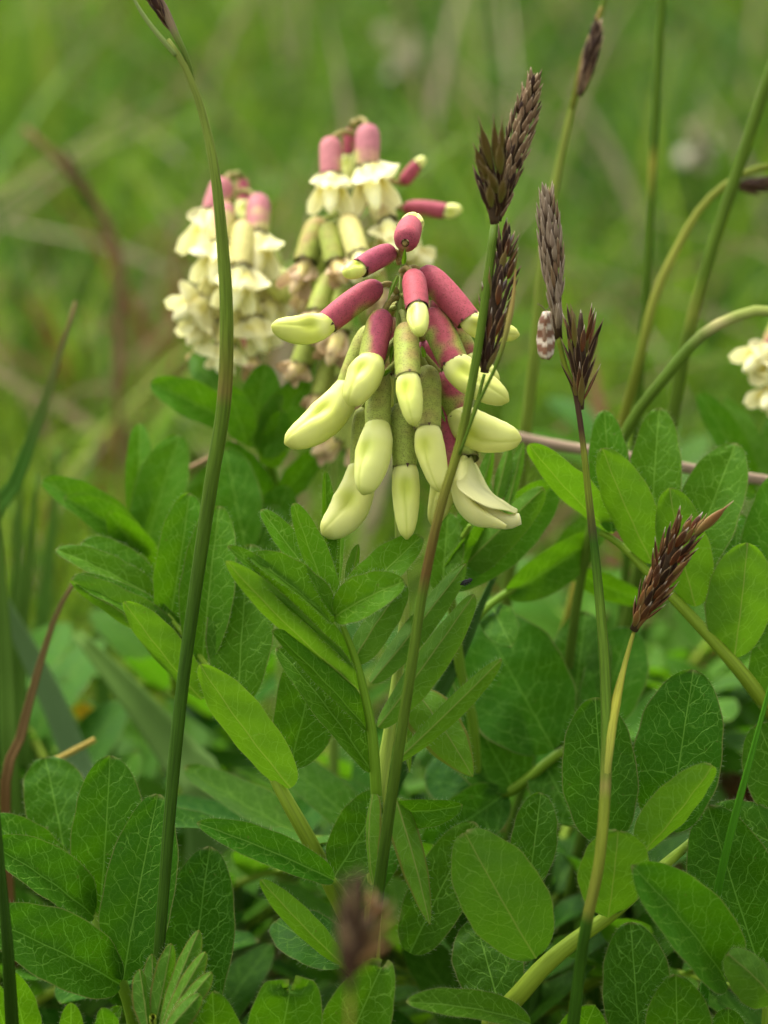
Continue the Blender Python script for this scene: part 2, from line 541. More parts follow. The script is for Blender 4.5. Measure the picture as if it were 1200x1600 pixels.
def flower(plant, base, joint, tip, cw, pw, pink=0.0, pdir=(0, 0, 1), stem=None, dent=1.4, cream=0.5, n=22, sides=18, kind='bud', hook=0.5, pale=False):
    base, joint, tip = (P(*q) for q in (base, joint, tip))
    d1 = unit(joint - base)
    cl = np.linalg.norm(joint - base)
    # calyx: a bent tube with a rounded foot
    sag = np.cross(d1, unit(CAMPOS - base))
    c = smooth([base, base + (joint - base) * 0.5 + np.array([0, 0, 1]) * cl * 0.03, joint], n)
    s1 = np.linspace(0, 1, n)
    prof = np.interp(s1, [0, .04, .12, .28, .75, .96, 1], [.30, .62, .88, 1.0, .99, .94, .93])
    v, f, t, s, rv, mm = sweep(c, cw / 2 * prof, sides, 0.92, (0, 0, 1), cap=False)
    T0 = frames(c, (0, 0, 1))[0]
    v = v + np.repeat(T0, sides, axis=0) * (cw * 0.10 * np.cos(t - 1.2) * smoothstep(.6, 1, s))[:, None]
    top = rv @ unit(pdir)
    nz = lumps(v, 1500) * 0.30
    pk = smoothstep(-0.15, 0.55, pink * 1.5 - 0.70 + top * 0.80 + nz * 1.3 + (0.25 - s * (0.75 if pale else 0.3))) * min(1, pink * 4)
    green = np.array([0.50, 0.46, 0.15]) if pale else CGREEN
    cols = lerp3(green, lerp3(PINK * (np.array([1.25, 2.4, 1.9]) if pale else 1), PINK2, smoothstep(0.0, 0.25, 0.25 - s)), pk)
    # ragged dark mouth
    rag = 0.965 + 0.03 * np.sin(t * 5 + v[0, 0] * 999)
    cols = lerp3(cols, DARK, smoothstep(0, 0.04, s - rag) * (0.55 + 0.35 * np.sin(t * 2 + v[0, 2] * 5000)))
    if stem is not None:
        st = P(*stem)
        cs = smooth([st, (st + base) / 2 + np.array([0, 0, 0.0006]), base + d1 * cl * 0.02], 10)
        v2, f2, t2, s2, _, mm2 = sweep(cs, S(5), 8)
        k = len(v)
        v = np.vstack([v, v2]); f = f + [tuple(q + k for q in g) for g in f2]
        cols = np.vstack([cols, np.tile(CGREEN * 0.8 * (1 - .4 * pink) + PINK * 0.35 * pink, (len(v2), 1))]); mm = np.vstack([mm, mm2])
    fl = build("flower", v, f, M_CALYX, plant, cols=cols, mm=mm)
    # calyx teeth
    T, Sd, N = frames(c, (0, 0, 1))
    tv, tf = [], []
    for q in range(5):
        th = q * 2 * math.pi / 5 + 0.4
        out = math.cos(th) * Sd[-1] + math.sin(th) * N[-1]
        side = np.cross(T[-1], out)
        p = joint - T[-1] * cl * 0.02 + T[-1] * cw * 0.10 * math.cos(th - 1.2) + out * cw / 2 * 0.965
        k = len(tv)
        ln = cw * rng.uniform(0.14, 0.26)
        tv += [p - side * cw * 0.06, p + side * cw * 0.06, p + T[-1] * ln * .8 + out * cw * 0.01, p + out * cw * 0.02]
        tf += [(k, k + 3, k + 2), (k + 3, k + 1, k + 2)]
    build("calyx_teeth", np.array(tv), tf, M_CALYX, fl, cols=np.tile(DARK * 1.2, (len(tv), 1)))["kind"] = "stuff"
    if kind == 'none':
        return fl
    pl = np.linalg.norm(tip - joint)
    st0 = joint - d1 * cl * 0.10
    if kind in ('bud', 'small'):
        ctrl = joint + d1 * pl * 0.62 * hook
        m = 26
        q = np.linspace(0, 1, m)[:, None]
        cc = (1 - q) ** 3 * st0 + 3 * (1 - q) ** 2 * q * (joint + d1 * pl * 0.3 * hook) + 3 * (1 - q) * q ** 2 * (0.5 * ctrl + 0.5 * (joint + tip) / 2) + q ** 3 * tip
        sp = np.linspace(0, 1, m)
        pr = np.interp(sp, [0, .08, .25, .5, .7, .84, .93, .98, 1], [.62, .76, .94, 1.0, .93, .78, .58, .36, .10])
        view = unit(CAMPOS - (joint + tip) / 2)
        ph = rng.uniform(-0.5, 0.5)
        def rf(S_, T_):
            # the folded standard leaves a dent on the flank and a blunt ridge along the back
            e = np.exp(-((S_ - 0.48) / 0.2) ** 2)
            g1 = np.exp(-((np.angle(np.exp(1j * (T_ - 1.2 - ph)))) / 0.5) ** 2)
            g2 = np.exp(-((np.angle(np.exp(1j * (T_ - 0.25 - ph)))) / 0.45) ** 2)
            g3 = np.exp(-((np.angle(np.exp(1j * (T_ - math.pi / 2 - 3.1)))) / 0.6) ** 2)
            gr = np.exp(-((np.angle(np.exp(1j * (T_ - 0.75 - ph - 0.5 * S_)))) / 0.13) ** 2) * smoothstep(.35, .6, S_)
            return 1 - 0.07 * gr - 0.22 * dent * e * g1 + 0.08 * dent * e * g2 + 0.05 * g3
        v, f, t, s, rv, mm = sweep(cc, pw / 2 * pr, 44, 0.93, view, rfun=rf)
        e = np.exp(-((s - 0.46) / 0.2) ** 2) * np.exp(-((np.angle(np.exp(1j * (t - 1.15 - ph)))) / 0.75) ** 2)
        cols = lerp3(lerp3(CGRN, CREAM, cream), CGRN * 0.95, np.clip(e * 0.95 + smoothstep(0.25, 0.0, s) * 0.25 + 0.18 * lumps(v, 900), 0, 1))
        cols = lerp3(cols, CREAM * np.array([1, 1, 1.15]), smoothstep(0.1, .24, s) * smoothstep(.42, .26, s) * .35)
        cols = lerp3(cols, np.array([0.42, 0.44, 0.08]), smoothstep(0.9, 1.0, s) * 0.7)
        gl = np.exp(-((np.angle(np.exp(1j * (t - 0.75 - ph - 0.5 * s)))) / 0.10) ** 2) * smoothstep(.35, .6, s)
        cols = lerp3(cols, CGRN * .8, gl * .55)
        build("corolla", v, f, M_PETAL, fl, cols=cols, mm=mm)
    else:
        wilt = kind == 'wilted'
        pale = np.array([0.84, 0.80, 0.42]) if not wilt else np.array([0.62, 0.46, 0.24])
        dirn = unit(tip - joint)
        view = unit(CAMPOS - joint)
        nf = unit(view - dirn * np.dot(view, dirn))
        sd_ = np.cross(dirn, nf)
        # keel
        m = 16
        cc = smooth([st0, joint + dirn * pl * 0.35 + nf * pl * .03, tip - dirn * pl * 0.12 + nf * pl * 0.10], m)
        v, f, t, s, rv, mm = sweep(cc, pw / 2 * 0.62 * np.interp(np.linspace(0, 1, m), [0, .2, .6, .9, 1], [.7, .9, 1, .6, .1]), 12, 0.8, view)
        build("keel", v, f, M_PETAL, fl, cols=lerp3(pale, np.array([0.68, 0.60, 0.12]), 0.5 * np.exp(-((s - .35) / .2) ** 2)), mm=mm)
        # two wings and the standard: cupped sheets
        def sheet(nm, ax, wdv, up, length, width, cup, curl, flare, seed):
            nr, nc = 12, 9
            a_, b_ = np.linspace(0, 1, nr), np.linspace(-1, 1, nc)
            A, B = np.meshgrid(a_, b_, indexing='ij')
            wd_ = width / 2 * np.interp(A, [0, .25, .6, .85, 1], [.45, .75, 1.0, .95, .45])
            lift = cup * width * (1 - B ** 2) + curl * length * A ** 2 + flare * width * np.abs(B) ** 3 * A + 0.10 * width * np.sin(B * 7 + seed) * A + 0.05 * width * np.sin(B * 13 + A * 6 + seed)
            vv = st0 + (joint - st0) * .8 + ax * (A * length)[..., None] + wdv * (B * wd_)[..., None] + up * lift[..., None]
            cs = lerp3(pale, np.array([0.72, 0.62, 0.08]), (0.95 * np.exp(-((A - .35) / .25) ** 2) * np.exp(-(B / .5) ** 2)).ravel() * (0.3 if wilt else 1))
            if wilt:
                cs = lerp3(cs, np.array([0.33, 0.2, 0.09]), smoothstep(.5, 1, A.ravel()) * .7)
            build(nm, vv.reshape(-1, 3), grid_faces(nr, nc), M_PETAL_THIN, fl, cols=cs)
        for sg in (-1, 1):
            ax = unit(dirn + sd_ * sg * 0.28)
            sheet("wing_petal", ax, unit(nf * .7 + sd_ * sg * .5), sd_ * sg, pl * 0.86, pw * 0.62, 0.18, 0.05, 0.1, sg + 1.1)
        back = nf * (1 if kind == 'front' else -1)
        tl = rng.uniform(-.25, .25)
        sheet("standard_petal", unit(dirn + nf * rng.uniform(.1, .4) + sd_ * tl), unit(sd_ - dirn * (tl + rng.uniform(-.2, .2))), nf, pl * rng.uniform(.5, .68), pw * (1.0 if wilt else rng.uniform(1.2, 1.6)), 0.10, rng.uniform(.05, .3), rng.uniform(.05, .35), rng.uniform(0, 6))
    return fl

# ---- sedge spikes
def scale_shape(name, beak=0.25, flat=0.55, col_a=(0.10, 0.05, 0.022), col_b=(0.045, 0.022, 0.012), tipc=(0.35, 0.26, 0.14), edge=(0.2, 0.13, 0.07)):
    """unit-length scale or fruit along +z, bulging along -y"""
    n, sides = 9, 8
    z = np.linspace(0, 1, n)
    c = np.stack([z * 0, -0.10 * np.sin(z * math.pi), z], 1)
    pr = np.interp(z, [0, .12, .35, .6, .6 + (1 - .6) * (1 - beak), 1], [.25, .62, 1, .82, .30, .04])
    v, f, t, s, rv, mm = sweep(c, 0.5 * pr, sides, 1.0, (0, -1, 0))
    v[:, 1] *= flat
    cols = lerp3(col_a, col_b, smoothstep(0, .6, s))
    cols = lerp3(cols, edge, (np.abs(np.cos(t)) > .95) * .8)
    cols = lerp3(cols, tipc, smoothstep(.72, 1, s))
    me = bpy.data.meshes.new(name)
    me.from_pydata(v.tolist(), [], f)
    me.materials.append(M_SCALE)
    me.polygons.foreach_set("use_smooth", np.ones(len(me.polygons), bool))
    a = me.attributes.new("col", 'FLOAT_COLOR', 'POINT')
    cc = np.ones((len(v), 4)); cc[:, :3] = cols
    a.data.foreach_set("color", cc.ravel())
    return me

ME_MALE = scale_shape("male_scale", .3, .45, (0.085, 0.045, 0.022), (0.14, 0.085, 0.042), (0.40, 0.30, 0.18), (0.32, 0.235, 0.13))
ME_GREY = scale_shape("grey_scale", .3, .45, (0.10, 0.065, 0.038), (0.19, 0.14, 0.09), (0.38, 0.31, 0.22), (0.33, 0.265, 0.18))
ME_DARK = scale_shape("dark_scale", .45, .5, (0.045, 0.020, 0.009), (0.022, 0.010, 0.006), (0.24, 0.17, 0.09), (0.17, 0.11, 0.05))
ME_FRUIT = scale_shape("fruit", .8, .8, (0.12, 0.115, 0.022), (0.095, 0.062, 0.015), (0.22, 0.15, 0.09), (0.13, 0.10, 0.035))
ME_RUST = scale_shape("rust_scale", .45, .5, (0.11, 0.030, 0.008), (0.055, 0.022, 0.009), (0.50, 0.42, 0.32), (0.22, 0.12, 0.045))
ME_RUSTF = scale_shape("rust_fruit", .8, .8, (0.12, 0.085, 0.022), (0.14, 0.062, 0.018), (0.40, 0.28, 0.15), (0.24, 0.16, 0.06))

def put(me, name, parent, pos, axis, out, length, width):
    """one scale or fruit: axis along its length, out = outward side"""
    z = unit(axis)
    y = -unit(out - z * np.dot(out, z))
    x = np.cross(y, z)
    from mathutils import Matrix
    o = bpy.data.objects.new(name, me)
    COL.objects.link(o)
    o.parent = parent
    p = np.asarray(pos) - np.array(parent["_base"])
    M = Matrix(((x[0] * width, y[0] * width, z[0] * length, p[0]), (x[1] * width, y[1] * width, z[1] * length, p[1]),
                (x[2] * width, y[2] * width, z[2] * length, p[2]), (0, 0, 0, 1)))
    o.matrix_basis = M
    return o

def spike(plant, base, tip, wmax, n, ln, wd, kinds, spread=(10, 25), prof=((0, .5), (.5, 1), (1, .25)), core=(0.05, 0.03, 0.015), seed=0, top=1.0, name="spike"):
    """kinds: [(mesh, name, share), ...]; lengths in pixels of the photograph"""
    r = np.random.default_rng(seed + 11)
    d = base[2]
    b, t = P(*base), P(*tip)
    ax = unit(t - b)
    u = unit(np.cross(ax, [0.3, 1, 0.2])); w = np.cross(ax, u)
    L = np.linalg.norm(t - b)
    o = stalk(name, [b, (b + t) / 2 + u * L * .01, b + (t - b) * .93], [S(wmax * .16, d), S(wmax * .28, d), S(wmax * .06, d)], [(0, core), (1, core)], M_SCALE, plant, sides=8, n=12)
    for i in range(n):
        x = (i + .5) / n
        th = i * 2.39996 + r.uniform(-.25, .25)
        out = math.cos(th) * u + math.sin(th) * w
        rad = S(wmax, d) / 2 * np.interp(x, [q[0] for q in prof], [q[1] for q in prof])
        sp = math.radians(r.uniform(*spread))
        axis = unit(ax * math.cos(sp) + out * math.sin(sp) + r.normal(0, .07, 3))
        k = r.random()
        acc = 0
        for me, nm, sh in kinds:
            acc += sh
            if k <= acc:
                break
        lnn = S(ln, d) * r.uniform(.8, 1.2) * np.interp(x, [0, 1], [1.05, .85])
        pos = b + ax * (x * max(L - lnn * .75, L * .2)) * top + out * max(rad - S(wd, d) * .30, rad * .45)
        put(me, nm, o, pos, axis, out, lnn, S(wd, d) * r.uniform(.85, 1.15))
    return o

def to_ground(p, dx=0.0, dy=0.0):
    p = np.asarray(p, float)
    return np.array([p[0] + dx, p[1] + dy, -0.004])

def culm(plant, pts, w, stops, name="stem", sides=12, n=70, ground=None, ridge=0.10):
    q = [P(*k) for k in pts]
    ww = [S(x / 2, pts[min(i, len(pts) - 1)][2]) for i, x in enumerate(w)]
    if ground is not None:
        dn = unit(q[-1] - q[-2])
        dn[2] = min(dn[2], -0.6)
        e = q[-1] + dn * ((q[-1][2] + 0.004) / -dn[2])
        q += [q[-1] * .5 + e * .5, e]
    return stalk(name, q, ww, stops, M_CULM, plant, sides=sides, n=n, ridge=ridge)

# ------------------------------------------------------------------ the setting: ground and meadow
def terrain():
    n = 90
    g = np.sign(np.linspace(-1, 1, n)) * np.abs(np.linspace(-1, 1, n)) ** 3 * 60
    X, Y = np.meshgrid(g, g + 0.5)
    R = np.hypot(X, Y)
    Z = 0.004 * np.sin(X * 9) * np.sin(Y * 7 + 1) + np.minimum(R, 20) ** 2 * 0.0006
    v = np.stack([X, Y, Z - 0.004], -1).reshape(-1, 3)
    o = build("ground", v, grid_faces(n, n), M_GROUND)
    o["kind"] = "structure"
terrain()

GREENS = np.array([[0.100, 0.185, 0.011], [0.062, 0.135, 0.009], [0.155, 0.245, 0.013], [0.030, 0.080, 0.008], [0.15, 0.19, 0.025]])
STRAWS = np.array([[0.28, 0.21, 0.11], [0.18, 0.13, 0.06], [0.36, 0.29, 0.18], [0.15, 0.075, 0.035]])

def blades(name, X, Y, H, Wd, cols, lean, mat, label=None, cat=None, seg=5, seed=1):
    r = np.random.default_rng(seed)
    n = len(X)
    az = r.uniform(0, 2 * math.pi, n)
    fa = r.uniform(0, math.pi, n)
    d = np.stack([np.cos(az), np.sin(az)], 1)
    s = np.linspace(0, 1, seg)
    le = lean * r.uniform(0.2, 1.3, n)
    V = np.zeros((n, seg, 2, 3)); C = np.zeros((n, seg, 2, 3))
    for i, q in enumerate(s):
        bend = (le * q ** 2 * H)[:, None] * d
        z = H * (q - 0.35 * le * q ** 2)
        w = Wd * (1 - q) ** 0.6 * 0.5 if i < seg - 1 else Wd * 0.02
        wx, wy = np.cos(fa) * w, np.sin(fa) * w
        for k, sg in enumerate((-1, 1)):
            V[:, i, k, 0] = X + bend[:, 0] + sg * wx
            V[:, i, k, 1] = Y + bend[:, 1] + sg * wy
            V[:, i, k, 2] = z - 0.003
            C[:, i, k] = cols
    idx = np.arange(n * seg * 2).reshape(n, seg, 2)
    F = np.stack([idx[:, :-1, 0], idx[:, :-1, 1], idx[:, 1:, 1], idx[:, 1:, 0]], -1).reshape(-1, 4)
    o = build(name, V.reshape(-1, 3), F, mat, cols=C.reshape(-1, 3))
    o["kind"] = "stuff"
    if label:
        tag(o, label, cat)
    return o

def field(X, Y):
    """slow variation over the meadow, about -1 to 1"""
    return 0.5 * np.sin(X * 9 + 1.3 + np.sin(Y * 5)) * np.sin(Y * 6 + X * 3) + 0.3 * np.sin(X * 23 + Y * 17) + 0.3 * np.sin(X * 41 - Y * 29 + 2)

def meadow():
    r = np.random.default_rng(3)
    n = 52000
    Y = 0.10 + (r.random(n) ** 1.6) * 2.6
    X = r.uniform(-1, 1, n) * (0.22 + 0.40 * Y)
    p = field(X, Y)
    H = r.uniform(0.040, 0.105, n) * (1 + 0.25 * p)
    H *= np.interp(Y, [0.10, 0.30, 0.6], [0.50, 0.8, 1.0])
    W = r.uniform(0.0016, 0.0042, n)
    k = np.clip((p * 1.6 + 1.6 + r.normal(0, .8, n)), 0, 3.99).astype(int)
    c = GREENS[np.array([3, 1, 0, 2])[k]] * r.uniform(0.95, 1.5, (n, 1))
    blades("meadow_grass", X, Y, H, W, c, 0.75, M_GRASS, "soft green meadow grass filling the background", "grass", seed=5)
    n = 900
    Y = 0.22 + r.random(n) * 1.1
    X = r.uniform(-1, 1, n) * (0.20 + 0.36 * Y)
    c = np.where((r.random(n) < .62)[:, None], GREENS[r.integers(0, 5, n)] * 1.25, STRAWS[r.integers(0, 3, n)] * .8)
    blades("tall_grass", X, Y, r.uniform(0.08, 0.16, n), r.uniform(0.003, 0.006, n), c, 0.9, M_GRASS, "scattered taller grass blades standing out of the blurred meadow", "grass", seg=7, seed=15)
    n = 14000
    Y = 0.10 + (r.random(n) ** 1.3) * 1.9
    X = r.uniform(-1, 1, n) * (0.22 + 0.40 * Y)
    # dead tufts lie in patches
    left = np.exp(-((X / (Y + .3) + .28) / .16) ** 2) * np.exp(-((Y - .34) / .22) ** 2)
    keep = (np.sin(X * 7.5 + 2.2) * np.sin(Y * 6 + 0.4) + 0.5 * np.sin(X * 19 + Y * 13) + left * 1.6 + r.normal(0, .4, n)) > 0.50
    X, Y = X[keep], Y[keep]
    n = len(X)
    H = r.uniform(0.03, 0.10, n) * np.interp(Y, [0.10, 0.30], [0.6, 1.0])
    c = STRAWS[r.integers(0, len(STRAWS), n)] * r.uniform(0.7, 1.2, (n, 1))
    blades("withered_grass", X, Y, H, r.uniform(0.001, 0.0028, n), c, 1.5, M_GRASS, "withered straw coloured grass among the green background meadow", "dry grass", seed=6)
    # low broad herb leaves between the blades
    n = 9000
    Y = 0.06 + (r.random(n) ** 1.5) * 2.2
    X = r.uniform(-1, 1, n) * (0.22 + 0.40 * Y)
    H = r.uniform(0.02, 0.06, n)
    c = GREENS[r.integers(0, 4, n)] * r.uniform(0.7, 1.3, (n, 1))
    blades("low_herbs", X, Y, H, r.uniform(0.006, 0.014, n), c, 1.3, M_GRASS, "low broad-leaved green herbs carpeting the meadow floor", "herbs", seed=8)
    # reddened old leaves in clumps
    X, Y = [], []
    for px, py, dd, m, sp in [(1085, 690, 110, 16, .006), (965, 620, 130, 10, .008), (118, 245, 330, 9, .008), (250, 250, 330, 9, .010), (1060, 590, 130, 7, .008), (60, 430, 240, 6, .010), (480, 290, 420, 10, .02), (700, 240, 420, 10, .03)]:
        c0 = P(px, py, dd)
        k = c0[:2] - FWD[:2] * 0
        X += list(k[0] + r.normal(0, sp, m)); Y += list(k[1] + r.normal(0, sp, m))
        # leaves stand as tall as the clump
        hs.append((c0[2], m))
    X, Y = np.array(X), np.array(Y)
    H = np.concatenate([np.maximum(z, .02) * r.uniform(.75, 1.2, m) for z, m in hs])
    c = np.array([[.16, .050, .020], [.14, .065, .03], [.18, .10, .04]])[r.integers(0, 3, len(X))]
    blades("reddened_leaves", X, Y, H, r.uniform(.004, .009, len(X)), c, .8, M_GRASS, "clumps of reddish brown old leaves in the blurred meadow", "old leaves", seed=9)
hs = []
meadow()
# ------------------------------------------------------------------ the flowering milkvetch in focus
def Z(x, y, d):
    return (400 + x / 2.667, 300 + y / 2.667, d)

def ZW(w):
    return S(w / 2.667)

node = P(590, 1240, 0)
main = thing("milkvetch_plant", "flowering milkvetch with pink and pale yellow drooping buds behind the sedge stalk", "plant",
             to_ground(node, -0.004, 0.01))
main_stem = stalk("stem", [P(632, 372, 2), P(628, 430, 2), P(622, 520, 2), P(620, 700, 2), P(624, 850, 1), P(632, 960, 2), P(614, 1105, 2), P(594, 1235, 1),
                           P(588, 1330, 3), P(580, 1480, 8), P(575, 1640, 14), to_ground(node, -0.004, 0.01)],
                  [S(3.5), S(4.5), S(6), S(8), S(10), S(13), S(15), S(16), S(16), S(16), S(16), S(16)],
                  [(0, (0.22, 0.30, 0.06)), (.3, (0.26, 0.35, 0.05)), (.5, (0.24, 0.34, 0.035)), (1, (0.14, 0.22, 0.03))], M_STALK, main, n=90, sides=12)
# flowers: base, mouth of the calyx, tip, calyx width, corolla width (measured on the enlarged cluster)
FL = [
    (Z(622, 212, -3), Z(642, 150, 2), Z(664, 112, 5), 118, 108, 1.0, dict(stem=Z(598, 280, 2), kind='small')),
    (Z(572, 248, 1), Z(432, 318, -3), Z(370, 338, -5), 96, 80, 1.0, dict(stem=Z(598, 300, 2), cream=.35)),
    (Z(520, 388, 1), Z(292, 548, -2), Z(66, 556, -5), 112, 132, .82, dict(stem=Z(590, 420, 2), cream=.35, hook=.9)),
    (Z(655, 345, -2), Z(672, 485, -7), Z(682, 592, -11), 112, 96, 1.0, dict(stem=Z(606, 330, 2), cream=.45)),
    (Z(690, 325, 1), Z(885, 535, -3), Z(1098, 596, -5), 122, 112, 1.0, dict(stem=Z(608, 350, 2), cream=.4)),
    (Z(735, 440, 4), Z(885, 690, 4), Z(1010, 800, 3), 110, 120, .45, dict(stem=Z(606, 400, 2))),
    (Z(720, 500, 0), Z(828, 715, -4), Z(1052, 872, -7), 138, 150, .36, dict(stem=Z(604, 430, 2), pdir=(-.6, 0, .8))),
    (Z(528, 505, 0), Z(478, 715, -5), Z(385, 888, -7), 124, 152, .62, dict(stem=Z(590, 440, 2), pdir=(.9, 0, .3))),
    (Z(480, 560, 4), Z(372, 830, 2), Z(120, 1048, -1), 104, 165, .06, dict(stem=Z(590, 480, 2), hook=1.0)),
    (Z(622, 560, -2), Z(634, 775, -8), Z(660, 975, -10), 116, 112, .10, dict(stem=Z(604, 500, 2))),
    (Z(512, 745, 0), Z(506, 985, -4), Z(445, 1262, -6), 118, 155, .06, dict(stem=Z(594, 600, 2), cream=.6, hook=.9)),
    (Z(715, 735, 0), Z(716, 990, -5), Z(772, 1252, -7), 124, 128, .08, dict(stem=Z(606, 600, 2), cream=.6)),
    (Z(606, 880, 0), Z(622, 1145, -3), Z(628, 1448, -4), 116, 124, .05, dict(stem=Z(602, 720, 2), cream=.55)),
    (Z(770, 760, 3), Z(850, 930, 1), Z(1105, 1030, -2), 130, 172, .30, dict(stem=Z(606, 620, 2), cream=.62, hook=.8)),
    (Z(790, 830, 3), Z(800, 1160, 1), Z(735, 1390, 1), 120, 120, .48, dict(stem=Z(606, 700, 2), cream=.6)),
    (Z(445, 900, 4), Z(432, 1170, 2), Z(275, 1425, -1), 96, 170, .05, dict(stem=Z(596, 700, 2), cream=.8, hook=1.3, dent=1.8)),
    (Z(560, 520, 5), Z(560, 760, 4), Z(575, 900, 4), 100, 90, .5, dict(stem=Z(592, 470, 2))),
    (Z(700, 620, 5), Z(735, 820, 5), Z(780, 960, 5), 100, 90, .6, dict(stem=Z(604, 520, 2))),
]
for bs, jn, tp, cw, pw, pk, kw in FL:
    kd = kw.pop('kind', 'bud')
    flower(main, bs, jn, tp, ZW(cw), ZW(pw), pk, kind=kd, **kw)

def open_flower():
    """the one that has opened: hooded standard over wings and keel"""
    bs, jn = P(*Z(850, 900, 3)), P(*Z(885, 1115, 0))
    c = smooth([bs, (bs + jn) / 2, jn], 16)
    v, f, t, s, rv, mm = sweep(c, ZW(100) / 2 * np.interp(np.linspace(0, 1, 16), [0, .1, .3, 1], [.4, .85, 1, .92]), 16, cap=False)
    rag = 0.93 + 0.04 * np.sin(t * 5)
    fl = build("flower", v, f, M_CALYX, main, cols=lerp3(np.tile(CGREEN, (len(v), 1)), DARK, smoothstep(0, .05, s - rag) * .9), mm=mm)
    def lobe(nm, path, wid, flat, colr, ref=(0, -1, .3), fold=0.0):
        cc = smooth([P(*Z(*q)) for q in path], 24)
        w = np.interp(np.linspace(0, 1, 24), np.linspace(0, 1, len(wid)), [ZW(q) / 2 for q in wid])
        v, f, t, s, rv, mm = sweep(cc, w, 20, flat, ref)
        cols = lerp3(np.tile(colr, (len(v), 1)), CGRN * .95, .35 * smoothstep(.5, 0, s))
        build(nm, v, f, M_PETAL, fl, cols=cols, mm=mm)
    lobe("keel", [(870, 1120, 1), (860, 1230, 0), (930, 1330, -2), (1040, 1372, -3), (1100, 1362, -3)], [100, 170, 170, 125, 70], .6, CREAM * np.array([1, 1, 1.2]), ref=(0, 0, 1))
    lobe("wing_petal", [(870, 1120, 0), (850, 1240, -3), (900, 1335, -5), (985, 1375, -6), (1040, 1395, -6)], [80, 160, 170, 120, 30], .45, CREAM, ref=(0, 0, 1))
    lobe("wing_petal", [(870, 1120, 3), (880, 1230, 5), (940, 1330, 4), (1020, 1370, 3)], [70, 120, 110, 30], .5, CREAM, ref=(0, 0, 1))
    # standard: a folded sheet hooding the rest
    nr, nc = 22, 13
    top = smooth([P(*Z(*q)) for q in [(892, 1100, 0), (915, 1165, 0), (960, 1250, 0), (1030, 1300, -1), (1092, 1328, -1)]], nr)
    near = smooth([P(*Z(*q)) for q in [(862, 1112, -2), (835, 1200, -5), (850, 1250, -8), (950, 1305, -9), (1082, 1342, -5)]], nr)
    far = smooth([P(*Z(*q)) for q in [(905, 1110, 4), (940, 1190, 8), (985, 1270, 9), (1040, 1312, 7), (1090, 1345, 3)]], nr)
    A = np.linspace(0, 1, nr)
    g = np.zeros((nr, nc, 3))
    for j in range(nc):
        x = j / (nc - 1) * 2 - 1
        e = near if x < 0 else far
        k = abs(x) ** 1.15
        g[:, j] = top * (1 - k) + e * k + np.outer(np.sin(A * math.pi) * (abs(x) * (1 - abs(x))) * 0.0022, UP - FWD * (1.2 if x < 0 else -1.0)) + np.outer(0.00012 * np.sin(A * 14 + x * 5), UP)
    cols = lerp3(np.tile(CREAM * np.array([1, 1, 1.12]), (nr * nc, 1)), CGRN, np.repeat(smoothstep(.45, 0, A), nc) * .45)
    o = build("standard_petal", g.reshape(-1, 3), grid_faces(nr, nc), M_PETAL_THIN, fl, cols=cols)
    md = o.modifiers.new("thickness", 'SOLIDIFY'); md.thickness = 0.00022; md.offset = 0
    o.modifiers.new("round", 'SUBSURF').render_levels = 1
open_flower()
# tiny bracts along the raceme
for i, (x, y, tx, ty) in enumerate([(590, 345, 548, 455), (612, 300, 620, 235), (668, 395, 735, 450), (560, 745, 520, 775), (740, 830, 778, 890), (560, 560, 548, 600), (705, 690, 690, 640), (575, 640, 560, 720), (752, 880, 790, 960)]):
    leaflet(main, (*Z(x, y, -2), *Z(tx, ty, -3), 9, 20, 35, .05, .9, i % 2 == 0), hairs=6, name="bract", nr=10, nc=5, kind=2)

# ---- leaves of the plant in focus; each row is a leaflet
leaf(main, [(592, 1285, 2), (588, 1238, -1), (582, 1150, -3), (570, 1085, -4), (556, 1032, -5), (540, 990, -6), (526, 955, -7)], [8, 9, 8.5, 7.5, 6.5, 5.5, 4], [
    (524, 962, -7, 458, 786, -6, 58, 28, 38, -.02, 0.74, 0),
    (516, 940, -5, 408, 796, -1, 50, 20, 40, .0, 0.67, 0),
    (520, 975, -7, 386, 868, -9, 78, 42, 42, .05, 0.50, 0),
    (546, 1037, -5, 355, 853, -10, 62, 40, 44, .03, 0.54, 0),
    (562, 1079, -4, 353, 876, -12, 66, -38, 30, .03, 0.82, 1),
    (573, 1140, -3, 424, 985, -8, 70, 40, 40, .03, 0.48, 0),
    (580, 1206, -2, 432, 1012, 0, 86, 30, 30, .05, 0.40, 0),
    (522, 965, -7, 633, 908, -10, 74, -20, 24, .10, 0.78, 0, dict(kind=0)),
    (527, 977, -6, 659, 838, -2, 78, -26, 30, .05, 0.84, 0),
    (550, 1037, -4, 634, 912, -4, 62, -30, 24, .05, 0.74, 1),
    (579, 1067, -3, 728, 880, 2, 56, -20, 40, -.02, 0.70, 1),
    (590, 1137, -3, 741, 928, -4, 62, -18, 35, -.02, 0.78, 1),
    (612, 1196, -2, 784, 1029, -9, 40, -10, 34, -.03, 0.78, 1, dict(kind=1)),
    (512, 930, -2, 508, 735, 3, 34, 30, 45, .0, 0.62, 0, dict(kind=1)),
    (545, 930, 0, 560, 850, 1, 26, 20, 45, .0, 0.67, 1, dict(kind=1)),
    (530, 915, 2, 536, 760, 6, 30, -30, 45, .0, 0.62, 0, dict(kind=1)),
], hairs=85)
# stipules at the node
for sp in [(582, 1240, -3, 586, 1392, -5, 36, 40, 35, .08, 1.0, 1), (618, 1246, -3, 672, 1446, -7, 54, -15, 30, .05, .95, 1),
           (652, 1082, 3, 739, 1214, 0, 84, -10, 22, .10, 1.0, 1), (640, 1080, 5, 640, 1208, 3, 26, 30, 35, .08, .95, 1)]:
    leaflet(main, sp, hairs=60, name="stipule", kind=2, mat=M_YOUNG)
